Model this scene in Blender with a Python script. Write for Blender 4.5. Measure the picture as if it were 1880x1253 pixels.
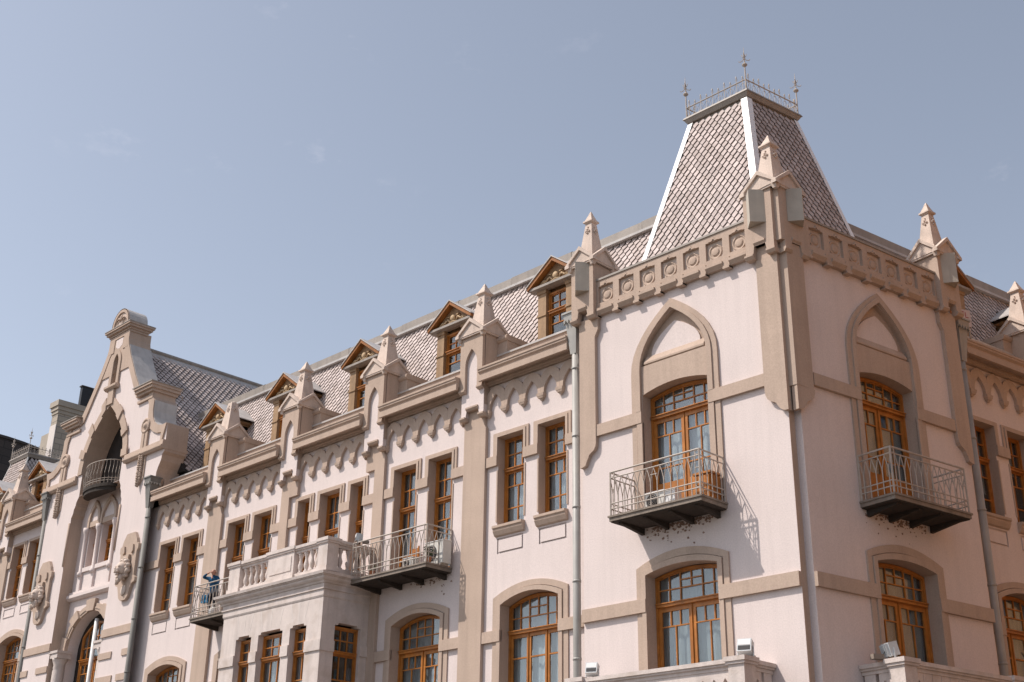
import bpy, bmesh, math, random
from mathutils import Vector, Matrix, geometry
random.seed(7)
for o in list(bpy.data.objects): bpy.data.objects.remove(o)
sc = bpy.context.scene
COL = sc.collection
R = math.radians
# ------------------------------------------------------------------ camera
cam = bpy.data.cameras.new('camera'); camo = bpy.data.objects.new('camera', cam); COL.objects.link(camo)
yw, pt, rl = R(45.332), R(23.634), R(0.928)
fwd = Vector((-math.sin(yw)*math.cos(pt), math.cos(yw)*math.cos(pt), math.sin(pt)))
rgt = Vector((math.cos(yw), math.sin(yw), 0)); upv = rgt.cross(fwd)
r2 = rgt*math.cos(rl) + upv*math.sin(rl); u2 = upv*math.cos(rl) - rgt*math.sin(rl)
M = Matrix((r2, u2, -fwd)).transposed().to_4x4(); M.translation = Vector((15.194, -24.352, 1.6))
camo.matrix_world = M
cam.sensor_width = 36; cam.lens = 2337.7/1880*36; cam.clip_end = 3000; cam.clip_start = .1
sc.camera = camo
# ------------------------------------------------------------------ light
SUN = Vector((-.85, -1.0, 1.7)).normalized()
w = bpy.data.worlds.new('World'); sc.world = w; w.use_nodes = True
nt = w.node_tree; nt.nodes.clear()
out = nt.nodes.new('ShaderNodeOutputWorld'); bg = nt.nodes.new('ShaderNodeBackground'); sky = nt.nodes.new('ShaderNodeTexSky')
sky.sky_type = 'NISHITA'; sky.sun_disc = False
sky.sun_elevation = math.asin(SUN.z); sky.sun_rotation = math.atan2(SUN.x, SUN.y)
sky.air_density = 1.0; sky.dust_density = 2.2; sky.ozone_density = 1.2; sky.altitude = 400
hs = nt.nodes.new('ShaderNodeHueSaturation'); hs.inputs['Saturation'].default_value = .58; hs.inputs['Value'].default_value = 1.0
# thin scattered wisps of cloud, spread over the whole sky
tc = nt.nodes.new('ShaderNodeTexCoord'); mp = nt.nodes.new('ShaderNodeMapping'); mp.inputs['Scale'].default_value = (7, 7, 15)
nz = nt.nodes.new('ShaderNodeTexNoise'); nz.inputs['Scale'].default_value = 1.5; nz.inputs['Detail'].default_value = 8; nz.inputs['Roughness'].default_value = .66
nm = nt.nodes.new('ShaderNodeTexNoise'); nm.inputs['Scale'].default_value = .7; nm.inputs['Detail'].default_value = 2
cr = nt.nodes.new('ShaderNodeValToRGB'); cr.color_ramp.elements[0].position = .60; cr.color_ramp.elements[1].position = .92
cr2 = nt.nodes.new('ShaderNodeValToRGB'); cr2.color_ramp.elements[0].position = .50; cr2.color_ramp.elements[1].position = .68
mm = nt.nodes.new('ShaderNodeMath'); mm.operation = 'MULTIPLY'
mk = nt.nodes.new('ShaderNodeMath'); mk.operation = 'MULTIPLY'; mk.inputs[1].default_value = .55
mx = nt.nodes.new('ShaderNodeMix'); mx.data_type = 'RGBA'; mx.inputs['B'].default_value = (6.6, 6.3, 6.7, 1)
L = nt.links.new
L(tc.outputs['Generated'], mp.inputs[0]); L(mp.outputs[0], nz.inputs['Vector']); L(mp.outputs[0], nm.inputs['Vector'])
L(nz.outputs['Fac'], cr.inputs[0]); L(nm.outputs['Fac'], cr2.inputs[0]); L(cr.outputs[0], mm.inputs[0]); L(cr2.outputs[0], mm.inputs[1])
L(mm.outputs[0], mk.inputs[0]); L(mk.outputs[0], mx.inputs['Factor'])
L(sky.outputs[0], hs.inputs['Color']); L(hs.outputs[0], mx.inputs['A']); L(mx.outputs['Result'], bg.inputs[0]); bg.inputs[1].default_value = .15
L(bg.outputs[0], out.inputs[0])
sl = bpy.data.lights.new('sun', 'SUN'); sl.energy = 4.15; sl.angle = R(.55); sl.color = (1, .92, .84)
so = bpy.data.objects.new('sun', sl); COL.objects.link(so); so.rotation_euler = SUN.to_track_quat('Z', 'Y').to_euler(); so.location = (-30, -40, 60)
vs = sc.view_settings; vs.view_transform = 'Standard'; vs.look = 'None'; vs.exposure = 0.16; vs.gamma = 1.0; vs.use_curve_mapping = False
sc.render.engine = 'CYCLES'; sc.cycles.max_bounces = 8; sc.cycles.transparent_max_bounces = 12
# ------------------------------------------------------------------ materials
MT = {}
def mat(name, c, rough=.85, var=.06, vs_=1.2, bump=0., bs=60, metal=0., streak=0., spec=.3, c2=None, fine=.0, island=0.):
    m = bpy.data.materials.new(name); m.use_nodes = True; n = m.node_tree.nodes; l = m.node_tree.links.new
    b = n['Principled BSDF']; b.inputs['Roughness'].default_value = rough; b.inputs['Metallic'].default_value = metal
    b.inputs['Specular IOR Level'].default_value = spec
    g = n.new('ShaderNodeNewGeometry')
    t = n.new('ShaderNodeTexNoise'); t.inputs['Scale'].default_value = vs_; t.inputs['Detail'].default_value = 7; t.inputs['Roughness'].default_value = .6
    l(g.outputs['Position'], t.inputs['Vector'])
    rp = n.new('ShaderNodeMapRange'); rp.inputs[1].default_value = .3; rp.inputs[2].default_value = .7
    rp.inputs[3].default_value = 1-var; rp.inputs[4].default_value = 1+var
    l(t.outputs['Fac'], rp.inputs[0])
    fac = rp.outputs[0]
    def mul(a, lo, hi, scale, vec=None, p0=.35, p1=.65, det=6):
        q = n.new('ShaderNodeTexNoise'); q.inputs['Scale'].default_value = scale; q.inputs['Detail'].default_value = det
        src = g.outputs['Position']
        if vec:
            mpp = n.new('ShaderNodeMapping'); mpp.inputs['Scale'].default_value = vec; l(src, mpp.inputs[0]); src = mpp.outputs[0]
        l(src, q.inputs['Vector'])
        k = n.new('ShaderNodeMapRange'); k.inputs[1].default_value = p0; k.inputs[2].default_value = p1; k.inputs[3].default_value = lo; k.inputs[4].default_value = hi
        l(q.outputs['Fac'], k.inputs[0]); z = n.new('ShaderNodeMath'); z.operation = 'MULTIPLY'; l(a, z.inputs[0]); l(k.outputs[0], z.inputs[1]); return z.outputs[0]
    if streak: fac = mul(fac, 1-streak, 1.0, 1.0, (5, 5, .35), .32, .55)
    if island:
        oi = n.new('ShaderNodeObjectInfo'); ad = n.new('ShaderNodeMath'); ad.operation = 'ADD'; l(g.outputs['Random Per Island'], ad.inputs[0]); l(oi.outputs['Random'], ad.inputs[1]); fr_ = n.new('ShaderNodeMath'); fr_.operation = 'FRACT'; l(ad.outputs[0], fr_.inputs[0])
        k = n.new('ShaderNodeMapRange'); k.inputs[3].default_value = 1-island; k.inputs[4].default_value = 1+island; l(fr_.outputs[0], k.inputs[0]); z = n.new('ShaderNodeMath'); z.operation = 'MULTIPLY'; l(fac, z.inputs[0]); l(k.outputs[0], z.inputs[1]); fac = z.outputs[0]
    if fine: fac = mul(fac, 1-fine, 1+fine, 28.)
    mxx = n.new('ShaderNodeMix'); mxx.data_type = 'RGBA'; mxx.blend_type = 'MULTIPLY'; mxx.inputs['Factor'].default_value = 1
    mxx.inputs['A'].default_value = (*c, 1); l(fac, mxx.inputs['B'])
    col = mxx.outputs['Result']
    if c2:
        q = n.new('ShaderNodeTexNoise'); q.inputs['Scale'].default_value = 2.3; q.inputs['Detail'].default_value = 8; l(g.outputs['Position'], q.inputs['Vector'])
        k = n.new('ShaderNodeMapRange'); k.inputs[1].default_value = .5; k.inputs[2].default_value = .72; l(q.outputs['Fac'], k.inputs[0])
        m2 = n.new('ShaderNodeMix'); m2.data_type = 'RGBA'; l(k.outputs[0], m2.inputs['Factor']); l(col, m2.inputs['A']); m2.inputs['B'].default_value = (*c2, 1); col = m2.outputs['Result']
    l(col, b.inputs['Base Color'])
    if bump:
        q = n.new('ShaderNodeTexNoise'); q.inputs['Scale'].default_value = bs; q.inputs['Detail'].default_value = 4; l(g.outputs['Position'], q.inputs['Vector'])
        bp = n.new('ShaderNodeBump'); bp.inputs['Strength'].default_value = bump; bp.inputs['Distance'].default_value = .02; l(q.outputs['Fac'], bp.inputs['Height']); l(bp.outputs[0], b.inputs['Normal'])
    MT[name] = m; return m
mat('stucco', (.675, .583, .555), .92, .04, .5, .22, 45, streak=.04, fine=.055, spec=.15)
mat('trim', (.470, .360, .290), .92, .06, 1.1, .22, 40, streak=.08, fine=.06, spec=.15)
mat('spirestone', (.60, .49, .42), .9, .09, 3.0, .3, 30, streak=.14, fine=.05, spec=.15)
mat('stone', (.62, .54, .50), .9, .07, 2.0, .35, 30, streak=.13, fine=.05, spec=.15, c2=(.50, .42, .37))
mat('greystone', (.43, .385, .33), .9, .08, 3, .3, 30, streak=.1)
mat('tile', (.50, .425, .40), .8, .12, 1.4, .1, 60, spec=.12, c2=(.40, .33, .30), island=.16)
mat('roofbase', (.035, .028, .025), .95, .2, 3)
mat('lead', (.46, .43, .41), .45, .1, 2.0, .1, 20, spec=.4, streak=.12)
mat('ridgemetal', (.31, .27, .235), .5, .1, 2.0, .1, 20, spec=.4, streak=.15)
mat('hipmetal', (.80, .79, .79), .4, .05, 2.0, spec=.4)
mat('wood', (.42, .155, .028), .42, .2, 5.0, .12, 25, spec=.4, streak=.25)
mat('wooddark', (.30, .115, .028), .5, .25, 5., .12, 25, spec=.3, streak=.3)
mat('woodtan', (.34, .215, .12), .6, .15, 5.0, .15, 25, spec=.3, streak=.25)
mat('carving', (.50, .36, .22), .7, .15, 8.0, .2, 30)
mat('iron', (.42, .36, .31), .6, .15, 9, spec=.4)
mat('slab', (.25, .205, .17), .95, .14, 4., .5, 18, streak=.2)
mat('slabshade', (.05, .04, .034), .95, .2, 4., .5, 18)  # near-black copy of slab, the shade underneath put into its colour
mat('pipe', (.37, .355, .33), .5, .1, 2.5, spec=.4, streak=.15)
mat('pipedark', (.20, .19, .175), .6, .1, 2.5, spec=.3, streak=.2)
mat('curtain', (.50, .51, .54), .95, .05, 2)
mat('curtain_grey', (.33, .34, .36), .95, .08, 2)
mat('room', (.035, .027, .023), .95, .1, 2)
mat('white', (.72, .71, .70), .5, .05, 6, spec=.4)
mat('offwhite', (.60, .58, .54), .6, .07, 6, spec=.3)
mat('black', (.025, .025, .028), .5, .1, 6)
mat('damage', (.26, .17, .13), .98, .3, 9., .6, 40)
mat('asphalt', (.11, .105, .10), .95, .15, .6, .4, 30)
mat('paving', (.14, .115, .09), .93, .1, 1.5, .4, 20)
mat('warmbounce', (.64, .33, .15), .9, .15, 1.5, .3, 20)  # wall of the added house, orange chosen to bounce warm light
mat('kerb', (.36, .33, .30), .9, .1, 3, .3, 20)
mat('ground', (.10, .082, .066), .95, .2, .05)
mat('brickpale', (.40, .35, .29), .95, .1, 1.0, .3, 20)
mat('brickwhite', (.66, .60, .56), .9, .05, 1.)
mat('panel_dark', (.050, .042, .040), .7, .2, .3)
mat('skin', (.50, .27, .20), .6, .08, 12)
mat('jacket', (.012, .075, .16), .85, .15, 9)
mat('bagblue', (.01, .17, .33), .7, .1, 9)
mat('trousers', (.018, .017, .024), .9, .1, 9)
mat('leaf', (.07, .09, .035), .7, .25, 12)
mat('clay', (.40, .17, .09), .9, .1, 9)
mat('signwhite', (.60, .52, .52), .7, .05, 9)
mat('signred', (.33, .03, .05), .6, .05, 9)
mat('steelgrey', (.52, .54, .55), .45, .06, 8, spec=.4)
def glass_mat(name, tint, gl, ior):
    m = bpy.data.materials.new(name); m.use_nodes = True; n = m.node_tree.nodes; l = m.node_tree.links.new; n.remove(n['Principled BSDF'])
    tr = n.new('ShaderNodeBsdfTransparent'); tr.inputs[0].default_value = (*tint, 1)
    gs = n.new('ShaderNodeBsdfGlossy'); gs.inputs['Color'].default_value = (gl, gl, gl, 1); gs.inputs['Roughness'].default_value = .02
    lw = n.new('ShaderNodeLayerWeight'); lw.inputs['Blend'].default_value = .5
    pw = n.new('ShaderNodeMath'); pw.operation = 'POWER'; l(lw.outputs['Facing'], pw.inputs[0]); pw.inputs[1].default_value = 4
    fr = n.new('ShaderNodeMapRange'); fr.inputs[3].default_value = ior; fr.inputs[4].default_value = .9; l(pw.outputs[0], fr.inputs[0])
    t = n.new('ShaderNodeTexNoise'); t.inputs['Scale'].default_value = 1.3; g = n.new('ShaderNodeNewGeometry'); l(g.outputs['Position'], t.inputs['Vector'])
    bp = n.new('ShaderNodeBump'); bp.inputs['Strength'].default_value = .05; bp.inputs['Distance'].default_value = .05; l(t.outputs['Fac'], bp.inputs['Height']); l(bp.outputs[0], gs.inputs['Normal'])
    ms = n.new('ShaderNodeMixShader'); l(fr.outputs[0], ms.inputs[0]); l(tr.outputs[0], ms.inputs[1]); l(gs.outputs[0], ms.inputs[2]); l(ms.outputs[0], n['Material Output'].inputs[0])
    MT[name] = m
glass_mat('glass', (.86, .90, .90), .95, .09)
glass_mat('glassblue', (.25, .42, .55), .9, .12)
# ------------------------------------------------------------------ mesh helpers
class MB:
    def __init__(s): s.v = []; s.f = []
    def add(s, vs, fs):
        k = len(s.v); s.v += [tuple(p) for p in vs]; s.f += [tuple(i+k for i in f) for f in fs]; return s
    def box(s, x0, x1, y0, y1, z0, z1):
        return s.add([(x, y, z) for z in (z0, z1) for y in (y0, y1) for x in (x0, x1)],
                     [(0, 1, 3, 2), (4, 6, 7, 5), (0, 4, 5, 1), (2, 3, 7, 6), (0, 2, 6, 4), (1, 5, 7, 3)])
    def extr(s, A, B):            # two matching loops -> closed prism
        n = len(A)
        return s.add(list(A)+list(B), [tuple(range(n)), tuple(range(2*n-1, n-1, -1))]+[(i, n+i, n+(i+1) % n, (i+1) % n) for i in range(n)])
    def prism(s, poly, y0, y1): return s.extr([(x, y0, z) for x, z in poly], [(x, y1, z) for x, z in poly])
    def profx(s, poly, x0, x1): return s.extr([(x0, y, z) for y, z in poly], [(x1, y, z) for y, z in poly])
    def profy(s, poly, y0, y1): return s.prism(poly, y0, y1)
    def prismz(s, poly, z0, z1): return s.extr([(x, y, z0) for x, y in poly], [(x, y, z1) for x, y in poly])
    def frus(s, cx, cy, z0, a0, b0, z1, a1, b1):
        return s.extr([(cx-a0, cy-b0, z0), (cx+a0, cy-b0, z0), (cx+a0, cy+b0, z0), (cx-a0, cy+b0, z0)],
                      [(cx-a1, cy-b1, z1), (cx+a1, cy-b1, z1), (cx+a1, cy+b1, z1), (cx-a1, cy+b1, z1)])
    def plate(s, outer, holes, y0, y1, hole_y1=None, side=True, back=False):
        """flat plate with holes, front face at y0 (towards the street), returns to y1"""
        hole_y1 = y1 if hole_y1 is None else hole_y1
        V = []; E = []
        for lp in [outer]+list(holes):
            k = len(V); n = len(lp); V += [Vector((p[0], p[1])) for p in lp]; E += [(k+i, k+(i+1) % n) for i in range(n)]
        rv, re, rf, _, _, _ = geometry.delaunay_2d_cdt(V, E, [], 1, 1e-5)
        def inside(p, lp):
            c = False; n = len(lp); j = n-1
            for i in range(n):
                (xi, zi), (xj, zj) = lp[i], lp[j]
                if (zi > p[1]) != (zj > p[1]) and p[0] < (xj-xi)*(p[1]-zi)/(zj-zi)+xi: c = not c
                j = i
            return c
        tris = []
        for f in rf:
            c = sum((rv[i] for i in f), Vector((0, 0)))/len(f)
            if inside(c, outer) and not any(inside(c, h) for h in holes): tris.append(tuple(f))
        s.add([(p.x, y0, p.y) for p in rv], tris)
        if back: s.add([(p.x, y1, p.y) for p in rv], tris)
        def skirt(lp, yy):
            n = len(lp); s.add([(p[0], y0, p[1]) for p in lp]+[(p[0], yy, p[1]) for p in lp], [(i, n+i, n+(i+1) % n, (i+1) % n) for i in range(n)])
        if side: skirt(outer, y1)
        for h in holes: skirt(h, hole_y1)
        return s
    def skirt(s, lp, y0, y1, closed=True):
        n = len(lp); return s.add([(p[0], y0, p[1]) for p in lp]+[(p[0], y1, p[1]) for p in lp], [(i, n+i, n+(i+1) % n, (i+1) % n) for i in range(n if closed else n-1)])
    def ring(s, A, B, y0, y1, closed=False):
        """band between outlines A and B (same length), front at y0"""
        n = len(A); m = n if closed else n-1
        vs = [(p[0], y0, p[1]) for p in A]+[(p[0], y0, p[1]) for p in B]+[(p[0], y1, p[1]) for p in A]+[(p[0], y1, p[1]) for p in B]
        fs = []
        for i in range(m):
            j = (i+1) % n
            fs += [(i, j, n+j, n+i), (2*n+i, 3*n+i, 3*n+j, 2*n+j), (i, 2*n+i, 2*n+j, j), (n+i, n+j, 3*n+j, 3*n+i)]
        if not closed: fs += [(0, n, 3*n, 2*n), (n-1, 3*n-1, 4*n-1, 2*n-1)]
        return s.add(vs, fs)
    def tube(s, pts, r, n=6, closed=False):
        pts = [Vector(p) for p in pts]; N = len(pts); rings = []
        for i, p in enumerate(pts):
            a = pts[(i-1) % N] if (i or closed) else p; b = pts[(i+1) % N] if (i < N-1 or closed) else p
            t = (b-a).normalized(); u = t.cross(Vector((0, 0, 1)))
            if u.length < .1: u = t.cross(Vector((1, 0, 0)))
            u.normalize(); q = t.cross(u)
            rr = r[i] if isinstance(r, (list, tuple)) else r
            rings.append([p+u*rr*math.cos(2*math.pi*k/n)+q*rr*math.sin(2*math.pi*k/n) for k in range(n)])
        vs = [v for g in rings for v in g]; fs = []
        for i in range(N if closed else N-1):
            j = (i+1) % N
            fs += [(i*n+k, i*n+(k+1) % n, j*n+(k+1) % n, j*n+k) for k in range(n)]
        if not closed: fs += [tuple(range(n)), tuple(range((N-1)*n, N*n))]
        return s.add(vs, fs)
    def lathe(s, prof, cx=0, cy=0, cz=0, n=12, axis='z'):
        vs = []; fs = []
        for r, h in prof:
            for k in range(n):
                a = 2*math.pi*k/n
                vs.append((cx+r*math.cos(a), cy+r*math.sin(a), cz+h) if axis == 'z' else (cx+r*math.cos(a), cy-h, cz+r*math.sin(a)))
        for i in range(len(prof)-1): fs += [(i*n+k, i*n+(k+1) % n, (i+1)*n+(k+1) % n, (i+1)*n+k) for k in range(n)]
        fs += [tuple(range(n)), tuple(range((len(prof)-1)*n, len(prof)*n))]
        return s.add(vs, fs)
    def blob(s, c, rx, ry, rz, n=8, m=5, j=0.):
        vs = [(c[0], c[1], c[2]-rz)]; fs = []
        for i in range(1, m):
            a = math.pi*i/m
            for k in range(n):
                b = 2*math.pi*k/n; q = 1+random.uniform(-j, j)
                vs.append((c[0]+rx*q*math.sin(a)*math.cos(b), c[1]+ry*q*math.sin(a)*math.sin(b), c[2]-rz*q*math.cos(a)))
        vs.append((c[0], c[1], c[2]+rz)); t = len(vs)-1
        fs += [(0, 1+(k+1) % n, 1+k) for k in range(n)]
        for i in range(m-2): fs += [(1+i*n+k, 1+i*n+(k+1) % n, 1+(i+1)*n+(k+1) % n, 1+(i+1)*n+k) for k in range(n)]
        fs += [(1+(m-2)*n+k, 1+(m-2)*n+(k+1) % n, t) for k in range(n)]
        return s.add(vs, fs)
    def mesh(s, name, m, smooth=False, recalc=True):
        me = bpy.data.meshes.new(name); me.from_pydata(s.v, [], s.f)
        if recalc:
            b = bmesh.new(); b.from_mesh(me); bmesh.ops.remove_doubles(b, verts=b.verts, dist=1e-5); bmesh.ops.recalc_face_normals(b, faces=b.faces); b.to_mesh(me); b.free()
        if smooth:
            for p in me.polygons: p.use_smooth = True
        me.materials.append(MT[m] if isinstance(m, str) else m); return me
class Fr:                                   # a facade frame: x along, y into the wall, z up
    def __init__(s, loc=(0, 0, 0), rz=0.): s.loc = Vector(loc); s.rz = rz; s.m = Matrix.Rotation(rz, 4, 'Z'); s.m.translation = s.loc
    def at(s, x=0, y=0, z=0, rz=0.): return s.m @ Matrix.Translation((x, y, z)) @ Matrix.Rotation(rz, 4, 'Z')
W0 = Fr()
def link(name, me, parent=None, mx=None):
    o = bpy.data.objects.new(name, me); COL.objects.link(o)
    if parent is not None:
        o.parent = parent; o.matrix_parent_inverse = PINV.get(parent.name, Matrix())
    if mx is not None: o.matrix_basis = mx
    return o
PINV = {}
def ob(name, mb, m, parent=None, fr=W0, smooth=False, mx=None):
    """mesh in frame coordinates; children are placed in world coordinates (parents carry the inverse)"""
    return reg(link(name, mb.mesh(name, m, smooth), parent, fr.m.copy() if mx is None else mx))
def inst(name, me, parent, mx): return reg(link(name, me, parent, mx))
WM = {}
def reg(o):                                  # remember world matrix so that children can cancel it
    m = o.matrix_basis.copy(); WM[o.name] = m; PINV[o.name] = m.inverted(); return o
def thing(name, label, cat, loc=(0, 0, 0), group=None, rz=0.):
    o = bpy.data.objects.new(name, None); COL.objects.link(o); o.empty_display_size = .3
    o.matrix_basis = Matrix.Translation(loc) @ Matrix.Rotation(rz, 4, 'Z'); reg(o); tag(o, label, cat, group); return o
def tag(o, label=None, cat=None, group=None, kind=None):
    if label: o['label'] = label
    if cat: o['category'] = cat
    if group: o['group'] = group
    if kind: o['kind'] = kind
    return o
def rect(x0, x1, z0, z1): return [(x0, z0), (x1, z0), (x1, z1), (x0, z1)]
def seg(cx, hw, z0, zc, rise, n=12):          # closed outline with segmental head (zc at the corners)
    return [(cx-hw, z0), (cx+hw, z0)]+[(cx+hw-2*hw*i/n, zc+rise*(1-(1-2*i/n)**2)) for i in range(n+1)]
def archline(cx, hw, z0, zc, rise, n=12):     # open outline, left foot over the head to the right foot
    return [(cx-hw, z0)]+[(cx-hw+2*hw*i/n, zc+rise*(1-(1-2*i/n)**2)) for i in range(n+1)]+[(cx+hw, z0)]
def pointed(cx, hw, z0, zs, za, n=8, pw=2.1):  # open outline of a pointed arch with full shoulders
    L_ = [(cx-hw, z0)]
    for i in range(n+1):
        t = i/n; t = 1-(1-t)**1.15; L_.append((cx-hw*(1-t**pw), zs+(za-zs)*t))
    Rt = [(2*cx-x, z) for x, z in reversed(L_[:-1])]
    return L_+Rt
# ------------------------------------------------------------------ the building
PAL = thing('palace', 'long cream and tan palace with gabled centre, corner tower and tiled mansard roof', 'building')
UB = R(90-9.39)                                  # direction of the side street front
FA = Fr((0, 0, 0), 0.); FB = Fr((0, 0, 0), UB)   # tower fronts
FM = Fr((0, .4, 0), 0.)                          # long front
uB = Vector((math.cos(UB), math.sin(UB), 0)); nB = Vector((math.sin(UB), -math.cos(UB), 0))
FBW = Fr(-nB*.85, UB)                            # side wing, set back behind the tower

def split(a, b, n, m):                            # n intervals of [a,b] separated by bars of width m
    wd = (b-a-(n-1)*m)/n; return [(a+i*(wd+m), a+i*(wd+m)+wd) for i in range(n)]
def window(fr, x0, x1, z0, z1, rise, y, tz, style, curtain='curtain', cover=1., name='window', m=.035, zmid=None, seed=0, room=True, cols=3, rdep=1.7, rmar=.3):
    """timber window set back y behind the wall face; tz = transom height"""
    rnd = random.Random(seed+int(x0*977)+int(z0*31))
    cx = (x0+x1)/2; hw = (x1-x0)/2; fw = .065
    def top(x): return z1+rise*(1-((x-cx)/hw)**2)
    xi0, xi1 = x0+fw, x1-fw; zi1 = z1-fw
    cells = []; leaves = []
    def arc(xa, xb, za, extra):                   # cell reaching the curved head
        return [(xa, za), (xb, za)]+[(xb-(xb-xa)*i/4, top(xb-(xb-xa)*i/4)-extra) for i in range(5)]
    if style == 'rect':                           # 3x2 lights above the transom, small top lights and two columns below
        if cols == 3: n1, n2 = 3, 2
        else: n1, n2 = 2, 1
        leaves.append(rect(xi0, xi1, tz+.05, zi1)); g = .035
        for a, b in split(xi0+g, xi1-g, n1, m):
            for c, d in split(tz+.05+g, zi1-g, 2, m): cells.append(rect(a, b, c, d))
        zl0, zl1 = z0+fw, tz-.05; leaves.append(rect(xi0, xi1, zl0, zl1)); h = zl1-zl0
        for a, b in split(xi0+g, xi1-g, n1, m): cells.append(rect(a, b, zl1-.26*h, zl1-g))
        for a, b in split(xi0+g, xi1-g, n2, m):
            cells.append(rect(a, b, zl0+.33*h, zl1-.26*h-m)); cells.append(rect(a, b, zl0+g+.03, zl0+.33*h-m))
    else:                                          # fanlight over doors or casements
        za = tz+.06; mid = za+(z1-za)*.50; cs = split(xi0+.03, xi1-.03, 6, m)
        leaves.append(arc(xi0, xi1, za, fw))
        for i, (a, b) in enumerate(cs):
            if i in (2, 3): continue
            cells.append(rect(a, b, za+.03, mid-m/2)); cells.append(arc(a, b, mid+m/2, fw+.03))
        a, b = cs[2][0], cs[3][1]; cells.append(rect(a, b, za+.03, mid-m/2))
        q = mid+(top(cx)-mid)*.42
        for a, b in (cs[2], cs[3]): cells.append(rect(a, b, mid+m/2, q-m/2)); cells.append(arc(a, b, q+m/2, fw+.03))
        zl1 = tz-.05; zl0 = z0+fw; h = zl1-zl0
        if style == 'door':
            for a, b in split(xi0, xi1, 2, .012):
                leaves.append(rect(a, b, zl0, zl1)); e = .095
                for c, d in split(a+e, b-e, 3, m): cells.append(rect(c, d, zl1-.45, zl1-.10))
                lo = zl0+(.95 if h > 2.4 else .5)
                for c, d in split(a+e, b-e, 2, m):
                    cells.append(rect(c, d, lo+.42, zl1-.45-m)); cells.append(rect(c, d, lo, lo+.42-m))
        else:
            for i, (a, b) in enumerate(split(xi0, xi1, 3, .012)):
                leaves.append(rect(a, b, zl0, zl1)); e = .075
                cells.append(rect(a+e, b-e, zl1-.62, zl1-.09)); cells.append(rect(a+e, b-e, zl0+.9, zl1-.66)); cells.append(rect(a+e, b-e, zl0+.1, zl0+.86))
    outl = seg(cx, hw, z0, z1, rise) if rise else rect(x0, x1, z0, z1)
    f = MB(); f.plate(outl, leaves, y, y+.12)
    f.box(xi0-.02, xi1+.02, y-.05, y+.02, tz-.035, tz+.035); f.box(xi0-.02, xi1+.02, y-.085, y+.02, tz+.035, tz+.06)
    wn = ob(name, f, 'wood', PAL, fr)
    s = MB(); hol = [[] for _ in leaves]
    for c in cells:
        px = sum(p[0] for p in c)/len(c); pz = sum(p[1] for p in c)/len(c)
        for i, lf in enumerate(leaves):
            xs = [p[0] for p in lf]; zs = [p[1] for p in lf]
            if min(xs) < px < max(xs) and min(zs) < pz < max(zs): hol[i].append(c); break
    for lf, hh in zip(leaves, hol):
        b = MB(); b.plate(lf, hh, y+.03, y+.075); ob('sash', b, 'wood', wn, fr)
    for c in cells:
        px = sum(p[0] for p in c)/len(c); pz = sum(p[1] for p in c)/len(c); ta, tb = rnd.uniform(-.012, .012), rnd.uniform(-.012, .012)
        b = MB(); yy = y+.06
        fp = [(px+(p[0]-px)*1.02, yy+ta*(p[0]-px)+tb*(p[1]-pz), pz+(p[1]-pz)*1.02) for p in c]
        b.extr(fp, [(q[0], q[1]+.006, q[2]) for q in fp]); ob('pane', b, 'glass', wn, fr)
    if curtain:
        b = MB(); N = 44; zc = z1+rise-.02
        zb = zc-(zc-z0)*cover; vs = []; fs = []
        for i in range(N+1):
            x = x0+.03+(x1-x0-.06)*i/N; d = .025*math.sin(i*1.45+rnd.random())+.012*math.sin(i*.6+seed)
            vs += [(x, y+.20+d, zb), (x, y+.20+d*.5, zc)]
        fs = [(2*i, 2*i+2, 2*i+3, 2*i+1) for i in range(N)]; b.add(vs, fs); ob('curtain', b, curtain, wn, fr, True)
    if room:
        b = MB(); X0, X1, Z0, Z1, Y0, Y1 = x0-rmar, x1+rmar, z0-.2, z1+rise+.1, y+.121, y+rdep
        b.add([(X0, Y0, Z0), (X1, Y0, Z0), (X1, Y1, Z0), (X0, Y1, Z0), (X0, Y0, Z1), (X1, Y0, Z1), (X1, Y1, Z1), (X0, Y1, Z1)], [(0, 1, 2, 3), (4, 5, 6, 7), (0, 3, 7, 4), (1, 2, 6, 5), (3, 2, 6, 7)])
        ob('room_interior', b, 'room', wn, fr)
    return wn

def reveals(fr, holes, depth):
    for h_ in holes: b = MB(); b.skirt(h_, .0005, depth); ob('window_reveal', b, 'trim', PAL, fr)
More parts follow.
